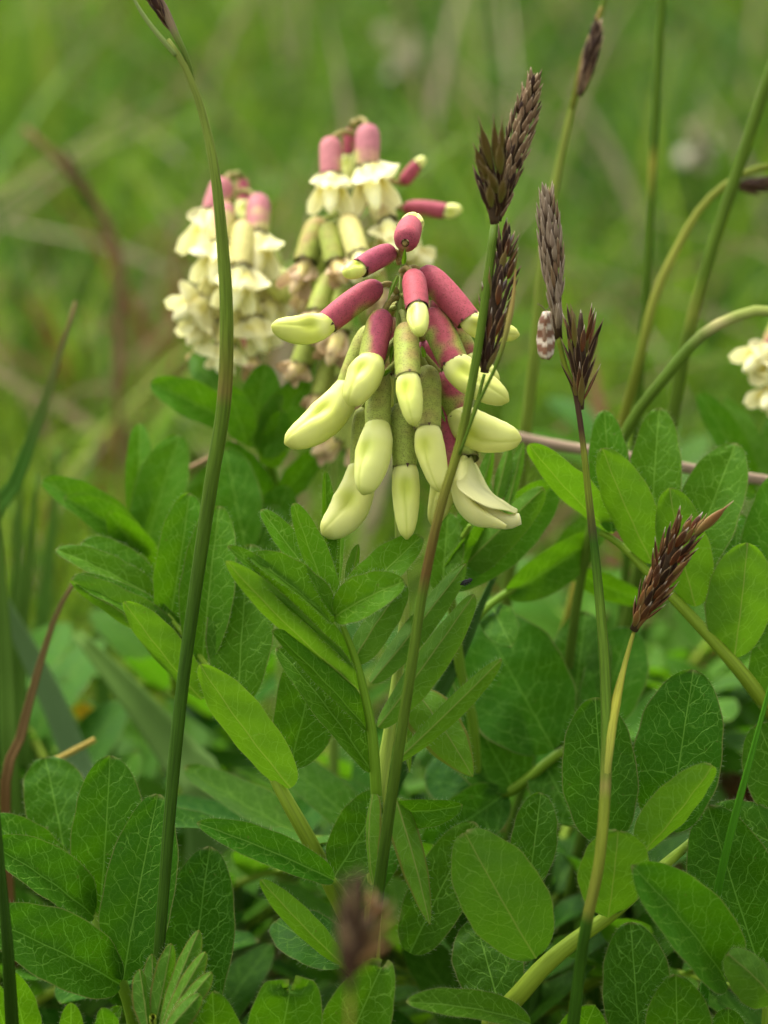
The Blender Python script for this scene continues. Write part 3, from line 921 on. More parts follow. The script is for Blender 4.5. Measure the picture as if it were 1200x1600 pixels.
# lower leaf to the left, the big pale leaflet and its neighbours
leaf(main, [(545, 1440, 6), (522, 1395, 5), (492, 1330, 2), (440, 1236, 1), (385, 1130, 6), (315, 1030, 10), (258, 955, 12)], [13, 13, 12, 9, 8, 6, 4], [
    (455, 1232, 0, 312, 1038, -4, 92, -34, 26, .03, 0.78, 1),
    (316, 1094, 9, 194, 940, 4, 76, -36, 32, .03, 0.70, 1),
    (292, 1014, 12, 110, 905, 9, 70, -34, 32, .03, 0.60, 1),
    (300, 1010, 12, 112, 902, 10, 66, 42, 34, .04, 0.50, 0),
    (250, 940, 14, 86, 858, 13, 62, 40, 34, .04, 0.53, 0),
    (248, 936, 16, 128, 846, 19, 66, 20, 20, .06, 0.48, 0),
    (262, 985, 12, 296, 770, 16, 82, 10, 20, .05, 0.54, 0),
    (316, 1036, 10, 343, 790, 14, 90, -8, 20, .05, 0.52, 0),
    (372, 1102, 8, 392, 850, 14, 110, -14, 14, .05, 0.42, 0),
    (452, 1200, 4, 500, 985, 10, 112, 20, 14, .04, 0.34, 0),
], hairs=60, stops=Y_RACH)
leaf(main, [(575, 1480, 9), (555, 1440, 4), (535, 1395, 0), (520, 1374, -3)], [8, 8, 7, 5], [
    (522, 1376, -3, 307, 1286, -8, 66, 20, 34, .05, .22, 0),
    (522, 1370, 0, 600, 1238, 6, 96, 10, 12, .05, .25, 0),
    (545, 1420, 3, 640, 1250, 9, 84, -10, 15, .04, .35, 0),
], hairs=60)
leaf(main, [(590, 1300, 4), (605, 1270, 2), (620, 1258, 0)], [7, 6, 5], [
    (612, 1262, 0, 723, 1258, -6, 58, 30, 30, .10, .30, 0),
], hairs=60)
leaf(main, [(580, 1560, 8), (560, 1530, 2), (534, 1508, -2)], [8, 7, 5], [
    (536, 1508, -2, 407, 1374, -8, 52, -24, 36, .03, .62, 1),
    (540, 1508, 0, 430, 1440, 10, 90, 20, 10, .03, .2, 0),
], hairs=60)

# ------------------------------------------------------------------ milkvetch shoot on the left, large dark leaflets
shoot = thing("milkvetch_shoot", "low milkvetch shoot with large rounded dark green leaflets below the bent sedge stalk", "plant", to_ground(P(215, 1640, 6), 0, .01))
stalk("stem", [P(206, 1610, 9), P(212, 1660, 9), to_ground(P(215, 1640, 6), 0, .01)], [S(9), S(11), S(12)], Y_RACH, M_STALK, shoot)
leaf(shoot, [(214, 1640, 9), (204, 1580, 5), (190, 1536, 3), (168, 1480, 4), (148, 1432, 5), (120, 1370, 10), (95, 1320, 15)], [10, 10, 10, 9, 8, 6, 4], [
    (192, 1532, 0, 247, 1240, 2, 116, -8, 16, .04, .20, 0),
    (156, 1430, 5, 172, 1180, 8, 118, 6, 14, .04, .22, 0),
    (100, 1330, 14, 70, 1183, 20, 108, 10, 14, .04, .25, 0),
    (146, 1432, 4, -18, 1318, -2, 108, 34, 30, .05, .16, 0),
    (110, 1385, 9, -22, 1278, 8, 84, 14, 16, .08, .28, 0),
    (188, 1538, 0, -30, 1432, -8, 128, 18, 26, .05, .16, 0),
    (296, 1600, 6, 328, 1322, 8, 124, -12, 16, .04, .10, 0),
], hairs=60)
young = thing("young_milkvetch", "young milkvetch shoot with a half-unfolded fan of narrow brown-edged leaflets", "plant", to_ground(P(245, 1660, -8)))
yst = stalk("stem", [P(240, 1640, -9), P(242, 1660, -9), to_ground(P(245, 1660, -8))], [S(5), S(7), S(10)], Y_RACH, M_STALK, young)
leaf(young, [(240, 1700, -8), (242, 1670, -8), (246, 1640, -9)], [6, 5, 3], [
    (242, 1606, -10, 268, 1474, -9, 44, 16, 44, .02, .37, 1),
    (250, 1606, -11, 311, 1453, -10, 46, -14, 44, .03, .42, 1),
    (254, 1608, -12, 321, 1487, -12, 42, -14, 44, .03, .62, 1),
    (256, 1612, -13, 331, 1519, -13, 42, -14, 44, .04, .60, 1),
    (254, 1620, -14, 313, 1553, -14, 44, -10, 44, .04, .40, 1),
    (232, 1612, -11, 218, 1514, -9, 40, 20, 44, .02, .32, 1),
    (238, 1608, -10, 238, 1490, -8, 40, 20, 44, .02, .32, 1),
], hairs=40, kind=1, mat=M_YOUNG)
lowl = thing("milkvetch_seedling", "small milkvetch with bright blunt leaflets at the foot of the dark shoot", "plant", to_ground(P(60, 1680, -6)))
leaf(lowl, [(70, 1720, -4), (60, 1660, -6), (40, 1620, -7)], [7, 6, 5], [
    (44, 1640, -6, 12, 1516, -12, 56, 20, 24, .05, .50, 0),
    (20, 1640, -6, -14, 1530, -12, 50, -10, 24, .05, .52, 0),
    (108, 1660, -6, 111, 1566, -10, 46, 10, 20, .05, .52, 0),
    (166, 1660, -6, 158, 1574, -10, 56, 30, 30, .05, .40, 0),
    (150, 1650, -4, 190, 1572, -8, 44, -30, 30, .05, .35, 0),
], hairs=50)
bitten = thing("milkvetch_sprout", "low milkvetch with chewed leaflet ends along the front of the patch", "plant", to_ground(P(450, 1720, -4)))
leaf(bitten, [(450, 1760, -2), (445, 1700, -4), (440, 1650, -6)], [8, 7, 5], [
    (424, 1690, -6, 462, 1500, -12, 124, 6, 20, .05, .40, 0, dict(bite=(.74, .12))),
    (520, 1690, -6, 604, 1494, -12, 116, -8, 24, .05, .46, 0, dict(bite=(.90, .06))),
    (336, 1690, -6, 332, 1548, -12, 92, 6, 22, .05, .48, 0),
], hairs=60)

# ------------------------------------------------------------------ right-hand plants
low_r = thing("milkvetch_plant", "milkvetch with broad net-veined leaflets and a thick yellow-green leaf stalk", "plant", to_ground(P(760, 1640, 2), 0, .005))
stalk("stem", [P(772, 1600, -2), P(764, 1640, 0), to_ground(P(760, 1640, 2), 0, .005)], [S(13), S(14), S(15)], Y_RACH, M_STALK, low_r)
leaf(low_r, [(776, 1590, -2), (812, 1553, -4), (850, 1510, -5), (900, 1468, -5), (948, 1434, -5), (992, 1396, -4), (1040, 1350, -1), (1085, 1310, 3), (1120, 1262, 8)], [16, 15, 14, 12, 11, 10, 8, 6, 4], [
    (948, 1320, -2, 930, 1089, 0, 120, -4, 12, .03, .20, 0),
    (1046, 1300, 0, 1084, 1046, 2, 142, -6, 12, .03, .17, 0),
    (1000, 1338, -5, 1114, 1196, -11, 92, 36, 34, .03, .66, 1),
    (950, 1434, -6, 966, 1298, -13, 120, 8, 24, .06, .62, 1),
    (838, 1498, -6, 726, 1300, -12, 142, -6, 22, .07, .42, 1),
    (826, 1385, 3, 845, 1238, 6, 74, 4, 14, .04, .26, 0),
    (1136, 1536, -8, 986, 1352, -16, 138, 26, 34, .06, .30, 0),
    (780, 1572, 0, 742, 1436, 6, 112, 4, 12, .03, .26, 0),
    (640, 1490, 6, 742, 1284, 8, 96, -8, 12, .03, .34, 0),
    (830, 1600, -6, 634, 1566, -14, 64, 34, 34, .06, .40, 0, dict(hairs=110)),
    (1000, 1650, 4, 985, 1440, 8, 112, 4, 12, .03, .16, 0),
    (890, 1660, 2, 930, 1570, -6, 96, 4, 20, .03, .40, 0),
], hairs=85, stops=Y_RACH)
edge_r = thing("milkvetch_plant", "dark leafed milkvetch whose broad leaflets the bright green grass blade crosses", "plant", to_ground(P(1200, 1680, 0), .004, .005))
leaf(edge_r, [(1200, 1720, 0), (1198, 1640, -2), (1200, 1560, -3), (1212, 1480, -2)], [10, 9, 8, 6], [
    (1202, 1556, -2, 1106, 1258, 0, 150, -6, 14, .03, .16, 0),
    (1230, 1330, 2, 1106, 1268, 5, 96, 20, 14, .05, .24, 0),
    (1250, 1280, 4, 1185, 1130, 6, 110, -10, 14, .05, .3, 0),
    (1210, 1566, -8, 1136, 1490, -15, 78, 20, 26, .10, .55, 1, dict(hairs=110)),
    (1060, 1680, -6, 1056, 1522, -10, 112, 0, 18, .05, .32, 0),
    (1140, 1690, -2, 1138, 1574, -6, 80, 0, 18, .05, .28, 0),
], hairs=80)
up_r = thing("milkvetch_plant", "tall milkvetch leaf with oval leaflets arching from a pale stalk behind the rust sedge spike", "plant", to_ground(P(1290, 1300, 22), .01, .01))
stalk("stem", [P(1240, 1150, 14), P(1270, 1260, 18), to_ground(P(1290, 1300, 22), .01, .01)], [S(12), S(13), S(13)], Y_RACH, M_STALK, up_r)
leaf(up_r, [(1248, 1170, 14), (1187, 1088, 8), (1147, 1037, 7), (1070, 953, 8), (1012, 894, 10), (968, 850, 12), (938, 832, 13)], [14, 13, 12, 10, 9, 7, 5], [
    (956, 832, 12, 944, 640, 15, 66, 6, 14, .04, 0.50, 0),
    (1014, 880, 13, 1030, 637, 18, 86, -4, 14, .04, 0.50, 0),
    (1020, 882, 10, 941, 700, 6, 84, -22, 20, .04, 0.72, 1),
    (1066, 915, 12, 1150, 692, 17, 104, -6, 16, .04, 0.48, 0),
    (1087, 948, 8, 1046, 762, 5, 92, -20, 24, .05, 0.70, 1),
    (1147, 1028, 7, 1168, 848, 3, 112, 8, 26, .06, 0.65, 1),
    (1136, 1020, 10, 1152, 800, 18, 96, 10, 16, .05, 0.46, 0),
    (958, 834, 13, 826, 694, 6, 74, -38, 30, .04, 0.66, 1),
    (1190, 1000, 12, 1216, 740, 16, 96, -8, 14, .05, 0.46, 0),
    (1205, 1110, 8, 1215, 960, 8, 80, -4, 14, .05, 0.50, 0),
], hairs=60, stops=Y_RACH)
# pale leaves behind the open flower
mid_r = thing("milkvetch_plant", "milkvetch with long pale leaflets fanned out under the opened flower", "plant", to_ground(P(760, 1400, 30), 0, .01))
stalk("stem", [P(700, 905, 16), P(720, 1050, 20), P(745, 1250, 26), to_ground(P(760, 1400, 30), 0, .01)], [S(8), S(10), S(11), S(12)], G_RACH, M_STALK, mid_r)
leaf(mid_r, [(708, 950, 17), (702, 905, 16), (712, 860, 15), (735, 820, 14)], [7, 6, 5, 4], [
    (690, 915, 14, 872, 752, 22, 92, 16, 14, .03, .56, 0),
    (705, 905, 16, 850, 762, 12, 64, -20, 30, .02, .62, 1),
    (745, 800, 14, 770, 700, 16, 30, 20, 40, .0, .5, 1, dict(kind=1)),
    (770, 800, 14, 796, 694, 16, 30, -20, 40, .0, .55, 1, dict(kind=1)),
    (792, 800, 14, 818, 690, 17, 28, 20, 40, .0, .5, 1, dict(kind=1)),
    (720, 860, 15, 760, 745, 20, 50, 0, 20, .0, .55, 0),
    (690, 930, 12, 700, 800, 16, 60, 0, 20, .0, .5, 0),
], hairs=30)
leaf(mid_r, [(715, 1010, 20), (760, 950, 24), (830, 905, 28), (900, 880, 32)], [8, 7, 6, 5], [
    (790, 930, 26, 935, 835, 30, 70, 20, 16, .05, .50, 0),
    (770, 950, 26, 800, 1010, 20, 60, 0, 20, .05, .4, 0),
    (850, 900, 28, 960, 790, 36, 60, 10, 16, .05, .45, 0),
    (890, 890, 32, 1010, 940, 36, 44, 20, 16, .05, .4, 0),
], hairs=0)
leaf(mid_r, [(745, 1250, 26), (800, 1235, 24), (870, 1180, 24), (940, 1140, 26)], [10, 9, 8, 6], [
    (866, 1172, 24, 748, 962, 32, 176, 0, 10, .05, .24, 0),
    (805, 1236, 24, 700, 1060, 30, 140, 10, 12, .05, .20, 0),
    (890, 1165, 26, 915, 955, 34, 104, 0, 14, .05, .26, 0),
    (930, 1140, 26, 985, 980, 34, 100, 0, 14, .05, .34, 0),
    (790, 1240, 24, 660, 1330, 18, 90, 0, 14, .05, .12, 0),
    (760, 1250, 26, 690, 1170, 34, 120, 0, 14, .05, .08, 0),
    (850, 1190, 25, 900, 1290, 20, 84, 0, 14, .05, .2, 0),
], hairs=0)
rear_r = thing("milkvetch_plant", "blurred milkvetch flowering beyond the arching sedge culm with pale blossoms", "plant", to_ground(P(1260, 900, 60), .01, .01))
stalk("stem", [P(1228, 470, 50), P(1226, 600, 50), P(1240, 760, 54), to_ground(P(1260, 900, 60), .01, .01)], [S(5), S(7), S(9), S(12)], G_RACH, M_STALK, rear_r)
leaf(rear_r, [(1240, 860, 54), (1215, 810, 48), (1180, 760, 44)], [8, 7, 5], [
    (1178, 762, 44, 1090, 612, 46, 56, 20, 26, .04, .42, 0),
    (1200, 780, 46, 1126, 622, 50, 70, -20, 26, .04, .48, 1),
    (1215, 800, 48, 1215, 640, 52, 60, 0, 20, .04, .40, 0),
    (1180, 770, 44, 1100, 720, 40, 50, 0, 20, .04, .40, 0),
], hairs=0)
for i, (bs, jn, tp, cw, pw, pk, kd) in enumerate([
    ((1222, 500, 50), (1202, 545, 46), (1152, 590, 42), 34, 54, .2, 'open'),
    ((1224, 570, 50), (1206, 610, 46), (1188, 650, 40), 34, 50, .1, 'open'),
    ((1230, 480, 52), (1236, 530, 48), (1250, 580, 46), 34, 50, .4, 'open')]):
    flower(rear_r, bs, jn, tp, S(cw, 45), S(pw, 45), pk, stem=(1227, bs[1] - 10, 50), kind=kd)

# ------------------------------------------------------------------ two older racemes behind
def rear_plant(label, axis, flowers, base, d, leaves=()):
    p = thing("milkvetch_plant", label, "plant", base)
    stalk("stem", [P(*q) for q in axis] + [np.array(base)], [S(4, d), S(6, d), S(9, d), S(12, d), S(13, d)], [(0, (.25, .3, .06)), (.4, (.22, .32, .05)), (1, (.14, .22, .03))], M_STALK, p, n=60)
    for bs, jn, tp, cw, pw, pk, kd in flowers:
        flower(p, (bs[0], bs[1], d + bs[2]), (jn[0], jn[1], d + jn[2]), (tp[0], tp[1], d + tp[2]), S(cw, d), S(pw, d), pk,
               stem=(np.interp(bs[1], [q[1] for q in axis], [q[0] for q in axis]), bs[1] - 6, d), kind=kd, n=14, sides=12, cream=.75, pale=kd == 'open')
    for rach, rr, lf in leaves:
        leaf(p, rach, rr, lf, hairs=0)
    return p

DA = 48
rear_plant("milkvetch whose raceme has erect pink calyxes, open cream petals and withered flowers below", [(557, 235, DA), (556, 330, DA), (548, 480, DA), (530, 660, DA), (520, 800, DA)], [
    ((575, 196, -4), (574, 258, -6), (592, 345, -10), 42, 58, .75, 'open'),
    ((516, 216, -4), (517, 272, -6), (516, 348, -10), 38, 54, .8, 'open'),
    ((548, 200, 4), (546, 240, 4), (544, 290, 4), 24, 24, .8, 'small'),
    ((628, 288, 0), (652, 258, 0), (664, 246, 0), 22, 18, 1.0, 'small'),
    ((630, 326, -4), (696, 330, -6), (722, 326, -6), 27, 24, 1.0, 'small'),
    ((590, 315, -2), (606, 350, -8), (622, 420, -12), 40, 58, .25, 'open'),
    ((500, 345, -4), (478, 410, -8), (450, 470, -10), 44, 46, .12, 'wilted'),
    ((512, 352, -8), (524, 410, -12), (545, 450, -14), 38, 48, .05, 'wilted'),
    ((540, 340, -8), (560, 400, -14), (580, 440, -16), 40, 60, .05, 'open'),
    ((600, 370, 0), (640, 400, -4), (682, 415, -6), 38, 56, .1, 'open'),
    ((520, 430, -8), (496, 490, -12), (470, 540, -14), 40, 52, .05, 'wilted'),
    ((540, 450, -10), (530, 520, -14), (510, 580, -14), 40, 50, .0, 'wilted'),
    ((500, 500, -8), (470, 570, -10), (440, 596, -10), 38, 56, .0, 'wilted'),
    ((520, 560, -8), (500, 620, -10), (480, 650, -10), 36, 46, .0, 'wilted'),
    ((545, 520, -10), (540, 590, -12), (545, 660, -12), 38, 44, .0, 'wilted'),
    ((550, 600, -6), (530, 690, -8), (480, 712, -8), 34, 50, .0, 'wilted'),
    ((530, 620, -6), (550, 700, -8), (570, 730, -8), 34, 50, .0, 'wilted'),
    ((570, 480, -4), (600, 540, -6), (610, 600, -6), 38, 46, .0, 'wilted'),
    ((575, 380, -8), (590, 450, -10), (600, 500, -10), 38, 46, .1, 'wilted'),
    ((510, 395, 6), (480, 450, 6), (462, 500, 4), 38, 46, .0, 'wilted'),
], to_ground(P(515, 900, DA), 0, .01), DA)
DB = 56
rear_plant("milkvetch with a full raceme of open cream flowers behind the bent sedge stalk", [(366, 285, DB), (364, 350, DB), (372, 470, DB), (395, 620, DB), (428, 770, DB)], [
    ((352, 282, -4), (334, 330, -6), (310, 420, -10), 42, 62, .9, 'open'),
    ((404, 308, -4), (402, 366, -8), (398, 450, -12), 42, 62, .55, 'open'),
    ((378, 280, 6), (380, 320, 4), (386, 360, 2), 24, 30, .5, 'small'),
    ((352, 320, -6), (344, 380, -10), (330, 460, -14), 40, 58, .3, 'open'),
    ((380, 350, -8), (376, 420, -14), (360, 500, -16), 40, 58, .1, 'open'),
    ((405, 370, -2), (430, 430, -6), (448, 470, -8), 42, 46, .05, 'bud'),
    ((350, 420, -8), (320, 470, -12), (262, 504, -14), 40, 62, .05, 'open'),
    ((356, 450, -8), (330, 500, -10), (286, 546, -12), 38, 56, .0, 'open'),
    ((380, 450, -8), (396, 500, -12), (420, 560, -12), 38, 58, .0, 'open'),
    ((366, 480, -10), (352, 540, -12), (340, 590, -12), 36, 50, .0, 'open'),
    ((400, 430, -4), (420, 470, -6), (430, 520, -8), 38, 50, .0, 'open'),
    ((362, 500, -4), (330, 545, -6), (300, 580, -6), 34, 44, .0, 'wilted'),
    ((380, 520, -4), (392, 560, -6), (400, 600, -8), 34, 36, .3, 'wilted'),
], to_ground(P(450, 900, DB), 0, .01), DB, leaves=[
    ([(428, 790, 50), (425, 740, 46), (405, 700, 42), (380, 660, 40), (360, 640, 40)], [9, 9, 8, 6, 4], [
        (368, 664, 40, 234, 597, 38, 64, 10, 24, .08, .50, 0),
        (366, 650, 42, 300, 552, 48, 50, 0, 24, .05, .48, 0),
        (392, 700, 40, 415, 568, 40, 72, 4, 22, .05, .52, 0),
        (410, 715, 40, 478, 592, 40, 70, -4, 22, .05, .55, 0),
        (386, 690, 38, 352, 600, 36, 56, 4, 22, .05, .56, 0),
        (424, 790, 44, 350, 690, 38, 56, 10, 16, .05, .22, 0),
        (436, 780, 46, 500, 700, 44, 46, 10, 16, .05, .36, 0),
        (420, 730, 42, 440, 640, 38, 50, 4, 22, .05, .60, 0),
    ]),
    ([(440, 850, 56), (430, 815, 46), (400, 800, 40), (380, 830, 34)], [8, 8, 7, 5], [
        (384, 860, 32, 352, 700, 36, 84, 0, 18, .05, .42, 0),
        (420, 830, 40, 450, 760, 40, 60, 0, 18, .05, .50, 0),
        (400, 880, 34, 430, 790, 38, 70, 0, 18, .05, .40, 0),
    ])])
left_b = thing("milkvetch_plant", "soft-focus milkvetch with upright leaflets between the bent sedge and the slanting grass blade", "plant", to_ground(P(270, 1060, 50), 0, .01))
leaf(left_b, [(275, 1080, 48), (258, 960, 40), (232, 880, 34), (214, 838, 32)], [9, 8, 7, 5], [
    (212, 838, 32, 64, 750, 30, 62, 20, 24, .06, 0.54, 0),
    (226, 858, 32, 100, 776, 26, 60, 20, 24, .06, 0.46, 0),
    (212, 834, 34, 218, 660, 40, 48, 10, 24, .04, 0.60, 0),
    (226, 860, 34, 280, 678, 38, 84, -6, 20, .04, 0.58, 0),
    (240, 890, 34, 170, 800, 26, 60, -6, 20, .04, 0.44, 0),
    (250, 930, 38, 340, 720, 44, 70, -6, 20, .04, 0.50, 0),
], hairs=0)

# ------------------------------------------------------------------ sedges
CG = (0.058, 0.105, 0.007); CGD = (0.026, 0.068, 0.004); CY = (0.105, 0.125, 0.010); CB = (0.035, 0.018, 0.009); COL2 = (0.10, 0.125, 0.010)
sedge = thing("sedge", "dark brown sedge spikes on a slanting stalk crossing the drooping flower cluster", "sedge", to_ground(P(560, 1700, -10)))
culm(sedge, [(773, 352, -9), (762, 440, -10), (745, 560, -11), (720, 690, -12), (690, 790, -13), (662, 920, -13), (641, 1060, -13), (615, 1230, -11), (592, 1395, -7), (566, 1600, 2)],
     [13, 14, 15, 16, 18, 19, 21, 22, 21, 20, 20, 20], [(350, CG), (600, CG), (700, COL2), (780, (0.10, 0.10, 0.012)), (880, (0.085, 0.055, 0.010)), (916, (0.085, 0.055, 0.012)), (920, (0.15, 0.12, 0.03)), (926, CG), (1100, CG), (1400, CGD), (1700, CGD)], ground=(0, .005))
spike(sedge, (777, 345, -9), (839, 110, -10), 40, 150, 28, 8.5, [(ME_MALE, "scale", .8), (ME_DARK, "scale", .2)], (4, 20), ((0, .25), (.2, .6), (.55, 1), (.8, .8), (1, .3)), seed=1)
fem = spike(sedge, (773, 350, -11), (764, 226, -13), 44, 12, 56, 14, [(ME_DARK, "scale", 1)], (6, 22), ((0, .2), (.5, .9), (1, .5)), seed=2)
for (bx, by, tx, ty, w, dz) in [(768, 262, 747, 180, 17, -16), (760, 275, 736, 216, 18, -15), (776, 262, 771, 176, 15, -16), (782, 255, 785, 178, 14, -15), (768, 285, 742, 240, 17, -17), (782, 270, 780, 205, 17, -17), (776, 300, 757, 250, 18, -17), (768, 322, 762, 270, 16, -17), (782, 315, 790, 262, 16, -17)]:
    put(ME_FRUIT, "fruit", fem, P(bx, by, dz), P(tx, ty, dz - 4) - P(bx, by, dz), unit(CAMPOS - P(bx, by, dz)), np.linalg.norm(P(tx, ty, dz) - P(bx, by, dz)) * 1.12, S(w) * .82)
for (bx, by, tx, ty, w, dz) in [(770, 300, 733, 236, 7, -15), (772, 280, 742, 196, 9, -17), (778, 272, 767, 186, 6, -15), (784, 280, 792, 200, 8, -17), (774, 318, 748, 262, 7, -15), (780, 330, 770, 272, 7, -15), (786, 326, 796, 268, 7, -15), (780, 296, 776, 226, 7, -15)]:
    put(ME_DARK, "scale", fem, P(bx, by, dz + 3), P(tx, ty, dz - 1) - P(bx, by, dz + 3), unit(CAMPOS - P(bx, by, dz)), np.linalg.norm(P(tx, ty, dz) - P(bx, by, dz)), S(w))
culm(sedge, [(757, 585, -9), (742, 640, -10), (722, 690, -11.5)], [5, 6, 7], [(0, CG), (1, COL2)], name="spike_stalk", n=16)
spike(sedge, (757, 582, -10), (794, 350, -8), 42, 80, 44, 10, [(ME_DARK, "scale", .7), (ME_FRUIT, "fruit", .2), (ME_RUST, "scale", .1)], (4, 26), ((0, .3), (.3, .85), (.6, 1), (.85, .7), (1, .3)), seed=3)
culm(sedge, [(806, 420, -13), (800, 480, -14), (780, 560, -14), (748, 630, -13.5), (718, 710, -13)], [2, 9, 6, 5, 5], [(0, (0.22, .14, .04)), (.3, (.2, .17, .04)), (.5, CG), (1, CG)], name="bract", n=30)

tall = thing("sedge", "tall bent green sedge stalk with a swollen leaf sheath arching over the meadow", "sedge", to_ground(P(246, 1560, -4)))
culm(tall, [(262, 62, -8), (290, 105, -8), (318, 180, -8), (338, 280, -9), (350, 400, -9), (355, 500, -9), (351, 628, -9), (330, 760, -9), (305, 930, -8), (285, 1080, -7), (268, 1250, -6), (256, 1400, -5), (248, 1500, -4)],
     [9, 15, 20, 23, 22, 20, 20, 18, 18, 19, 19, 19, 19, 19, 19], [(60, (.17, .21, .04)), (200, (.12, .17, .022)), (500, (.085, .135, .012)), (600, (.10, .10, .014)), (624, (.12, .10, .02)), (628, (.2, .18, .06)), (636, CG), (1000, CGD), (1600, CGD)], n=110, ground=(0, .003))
culm(tall, [(203, -14, -8), (222, 20, -8), (246, 52, -8), (276, 86, -8)], [3, 7, 8, 9], [(0, (.2, .26, .08)), (1, (.18, .24, .06))], name="bract", n=20)
culm(tall, [(236, -20, -7), (256, 12, -7), (276, 56, -8), (292, 90, -8), (304, 130, -8)], [12, 14, 12, 8, 4], [(0, (.10, .06, .04)), (.45, (.13, .10, .05)), (.6, (.12, .18, .03)), (1, CG)], name="spike_stalk", n=24)
spike(tall, (272, 50, -7), (205, -60, -7), 22, 16, 40, 11, [(ME_DARK, "scale", 1)], (3, 10), seed=21)

rust = thing("sedge", "sedge stalk with a pale grey plume, a brown tuft and a low rusty spike", "sedge", to_ground(P(885, 1660, -6)))
culm(rust, [(871, 520, 4), (884, 575, 3), (899, 612, 2), (911, 690, 0), (923, 800, -2), (936, 920, -4), (946, 1050, -8), (948, 1200, -13), (938, 1340, -17), (918, 1440, -17), (906, 1520, -14), (892, 1640, -10)],
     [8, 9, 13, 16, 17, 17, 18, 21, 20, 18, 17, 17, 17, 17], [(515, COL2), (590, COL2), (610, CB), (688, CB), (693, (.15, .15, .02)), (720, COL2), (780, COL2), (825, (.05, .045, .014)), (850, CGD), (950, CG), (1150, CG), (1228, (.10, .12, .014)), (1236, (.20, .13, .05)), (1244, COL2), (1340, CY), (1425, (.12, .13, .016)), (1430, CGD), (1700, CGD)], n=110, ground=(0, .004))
spike(rust, (873, 530, 4), (853, 288, 4), 38, 110, 36, 8, [(ME_GREY, "scale", .8), (ME_MALE, "scale", .2)], (2, 10), ((0, .25), (.3, .6), (.6, 1), (.8, .9), (1, .4)), seed=4)
spike(rust, (906, 640, 2), (908, 478, 2), 40, 40, 56, 10, [(ME_DARK, "scale", .5), (ME_FRUIT, "fruit", .3), (ME_RUST, "scale", .2)], (5, 26), ((0, .25), (.4, .5), (.7, 1), (1, .7)), seed=5)
culm(rust, [(991, 985, -4), (976, 1040, -6), (960, 1110, -10), (952, 1180, -13), (946, 1236, -14)], [6, 9, 17, 13, 8], [(0, (.16, .17, .02)), (.5, (.24, .24, .025)), (1, (.17, .19, .03))], name="spike_stalk", n=30, ridge=.05)
spike(rust, (990, 985, -4), (1086, 800, -8), 42, 78, 46, 11, [(ME_RUST, "scale", .5), (ME_DARK, "scale", .27), (ME_RUSTF, "fruit", .23)], (4, 28), ((0, .3), (.35, .8), (.7, 1), (1, .8)), seed=6)
put(ME_RUSTF, "fruit", rust.children[-1] if rust.children else rust, P(1086, 835, -9), P(1142, 786, -11) - P(1086, 835, -9), unit(CAMPOS - P(1090, 820, -9)), S(80), S(15))

front = thing("sedge", "out of focus blackish sedge spike with orange fruits rising in front of the leaves", "sedge", to_ground(P(548, 1760, -84)))
culm(front, [(548, 1545, -84), (546, 1620, -84), (546, 1720, -84)], [5, 6, 7, 7, 7], [(0, (.20, .12, .03)), (1, CG)], ground=(0, .0), n=30)
spike(front, (546, 1545, -84), (552, 1364, -84), 44, 50, 44, 14, [(ME_DARK, "scale", .9), (ME_MALE, "scale", .1)], (2, 9), ((0, .25), (.2, .7), (.5, 1), (1, .8)), seed=7)
spike(front, (552, 1525, -82), (598, 1392, -80), 34, 14, 58, 15, [(ME_RUST, "scale", .55), (ME_RUSTF, "fruit", .45)], (8, 34), seed=8)

def sedge_bg(label, pts, w, stops, ground=(0, .01), sp=None, n=70):
    b = to_ground(P(*pts[-1]), *ground)
    o = thing("sedge", label, "sedge", b)
    culm(o, pts, w, stops, ground=ground, n=n)
    return o
gE = sedge_bg("blurred sedge stalk with a narrow brown spike near its top beyond the grey plume", [(952, -30, 42), (930, 60, 42), (900, 150, 43), (872, 270, 44), (850, 400, 45), (836, 560, 46), (822, 680, 48)], [10, 13, 18, 20, 18, 18, 18, 18, 18],
         [(0, CG), (.1, (.16, .19, .03)), (.3, (.13, .18, .02)), (.5, CG), (1, CGD)])
spike(gE, (906, 150, 38), (938, 30, 38), 26, 30, 40, 10, [(ME_MALE, "scale", .5), (ME_DARK, "scale", .5)], (3, 12), seed=9)
culm(gE, [(940, 10, 40), (912, 90, 41), (893, 170, 42)], [3, 9, 6], [(0, (.3, .2, .05)), (1, CY)], name="bract", n=14)
sedge_bg("straight thin sedge stalk with a pale joint, upright beside the arching culms", [(1036, -30, 50), (1030, 90, 50), (1018, 300, 50), (1010, 460, 50), (996, 640, 52), (985, 800, 54)], [14, 14, 14, 15, 16, 17, 17, 17],
         [(0, CG), (.12, CG), (.135, (.24, .22, .03)), (.15, CG), (1, CGD)])
sedge_bg("stout dark green sedge stalk leaning past the arching culm, forked at its joint", [(1225, 60, 40), (1200, 125, 40), (1155, 262, 40), (1110, 400, 40), (1072, 540, 40), (1050, 660, 41), (1005, 860, 42), (965, 1050, 44)], [18, 19, 20, 20, 20, 20, 20, 20, 20, 20],
         [(0, CG), (.18, CG), (.2, (.14, .17, .02)), (.22, CG), (1, CGD)])
gG = sedge_bg("nodding sedge culm with a small black spike curving out from the forked stalk", [(1215, 258, 46), (1160, 272, 46), (1100, 320, 46), (1055, 395, 46), (1022, 470, 46), (998, 570, 46), (965, 690, 48)], [10, 14, 17, 18, 18, 18, 18, 18, 18],
         [(0, COL2), (.12, (.2, .21, .03)), (.2, COL2), (.38, (.2, .18, .02)), (.42, CG), (1, CGD)])
spike(gG, (1150, 292, 46), (1240, 284, 46), 24, 18, 34, 12, [(ME_DARK, "scale", 1)], (5, 20), seed=10)
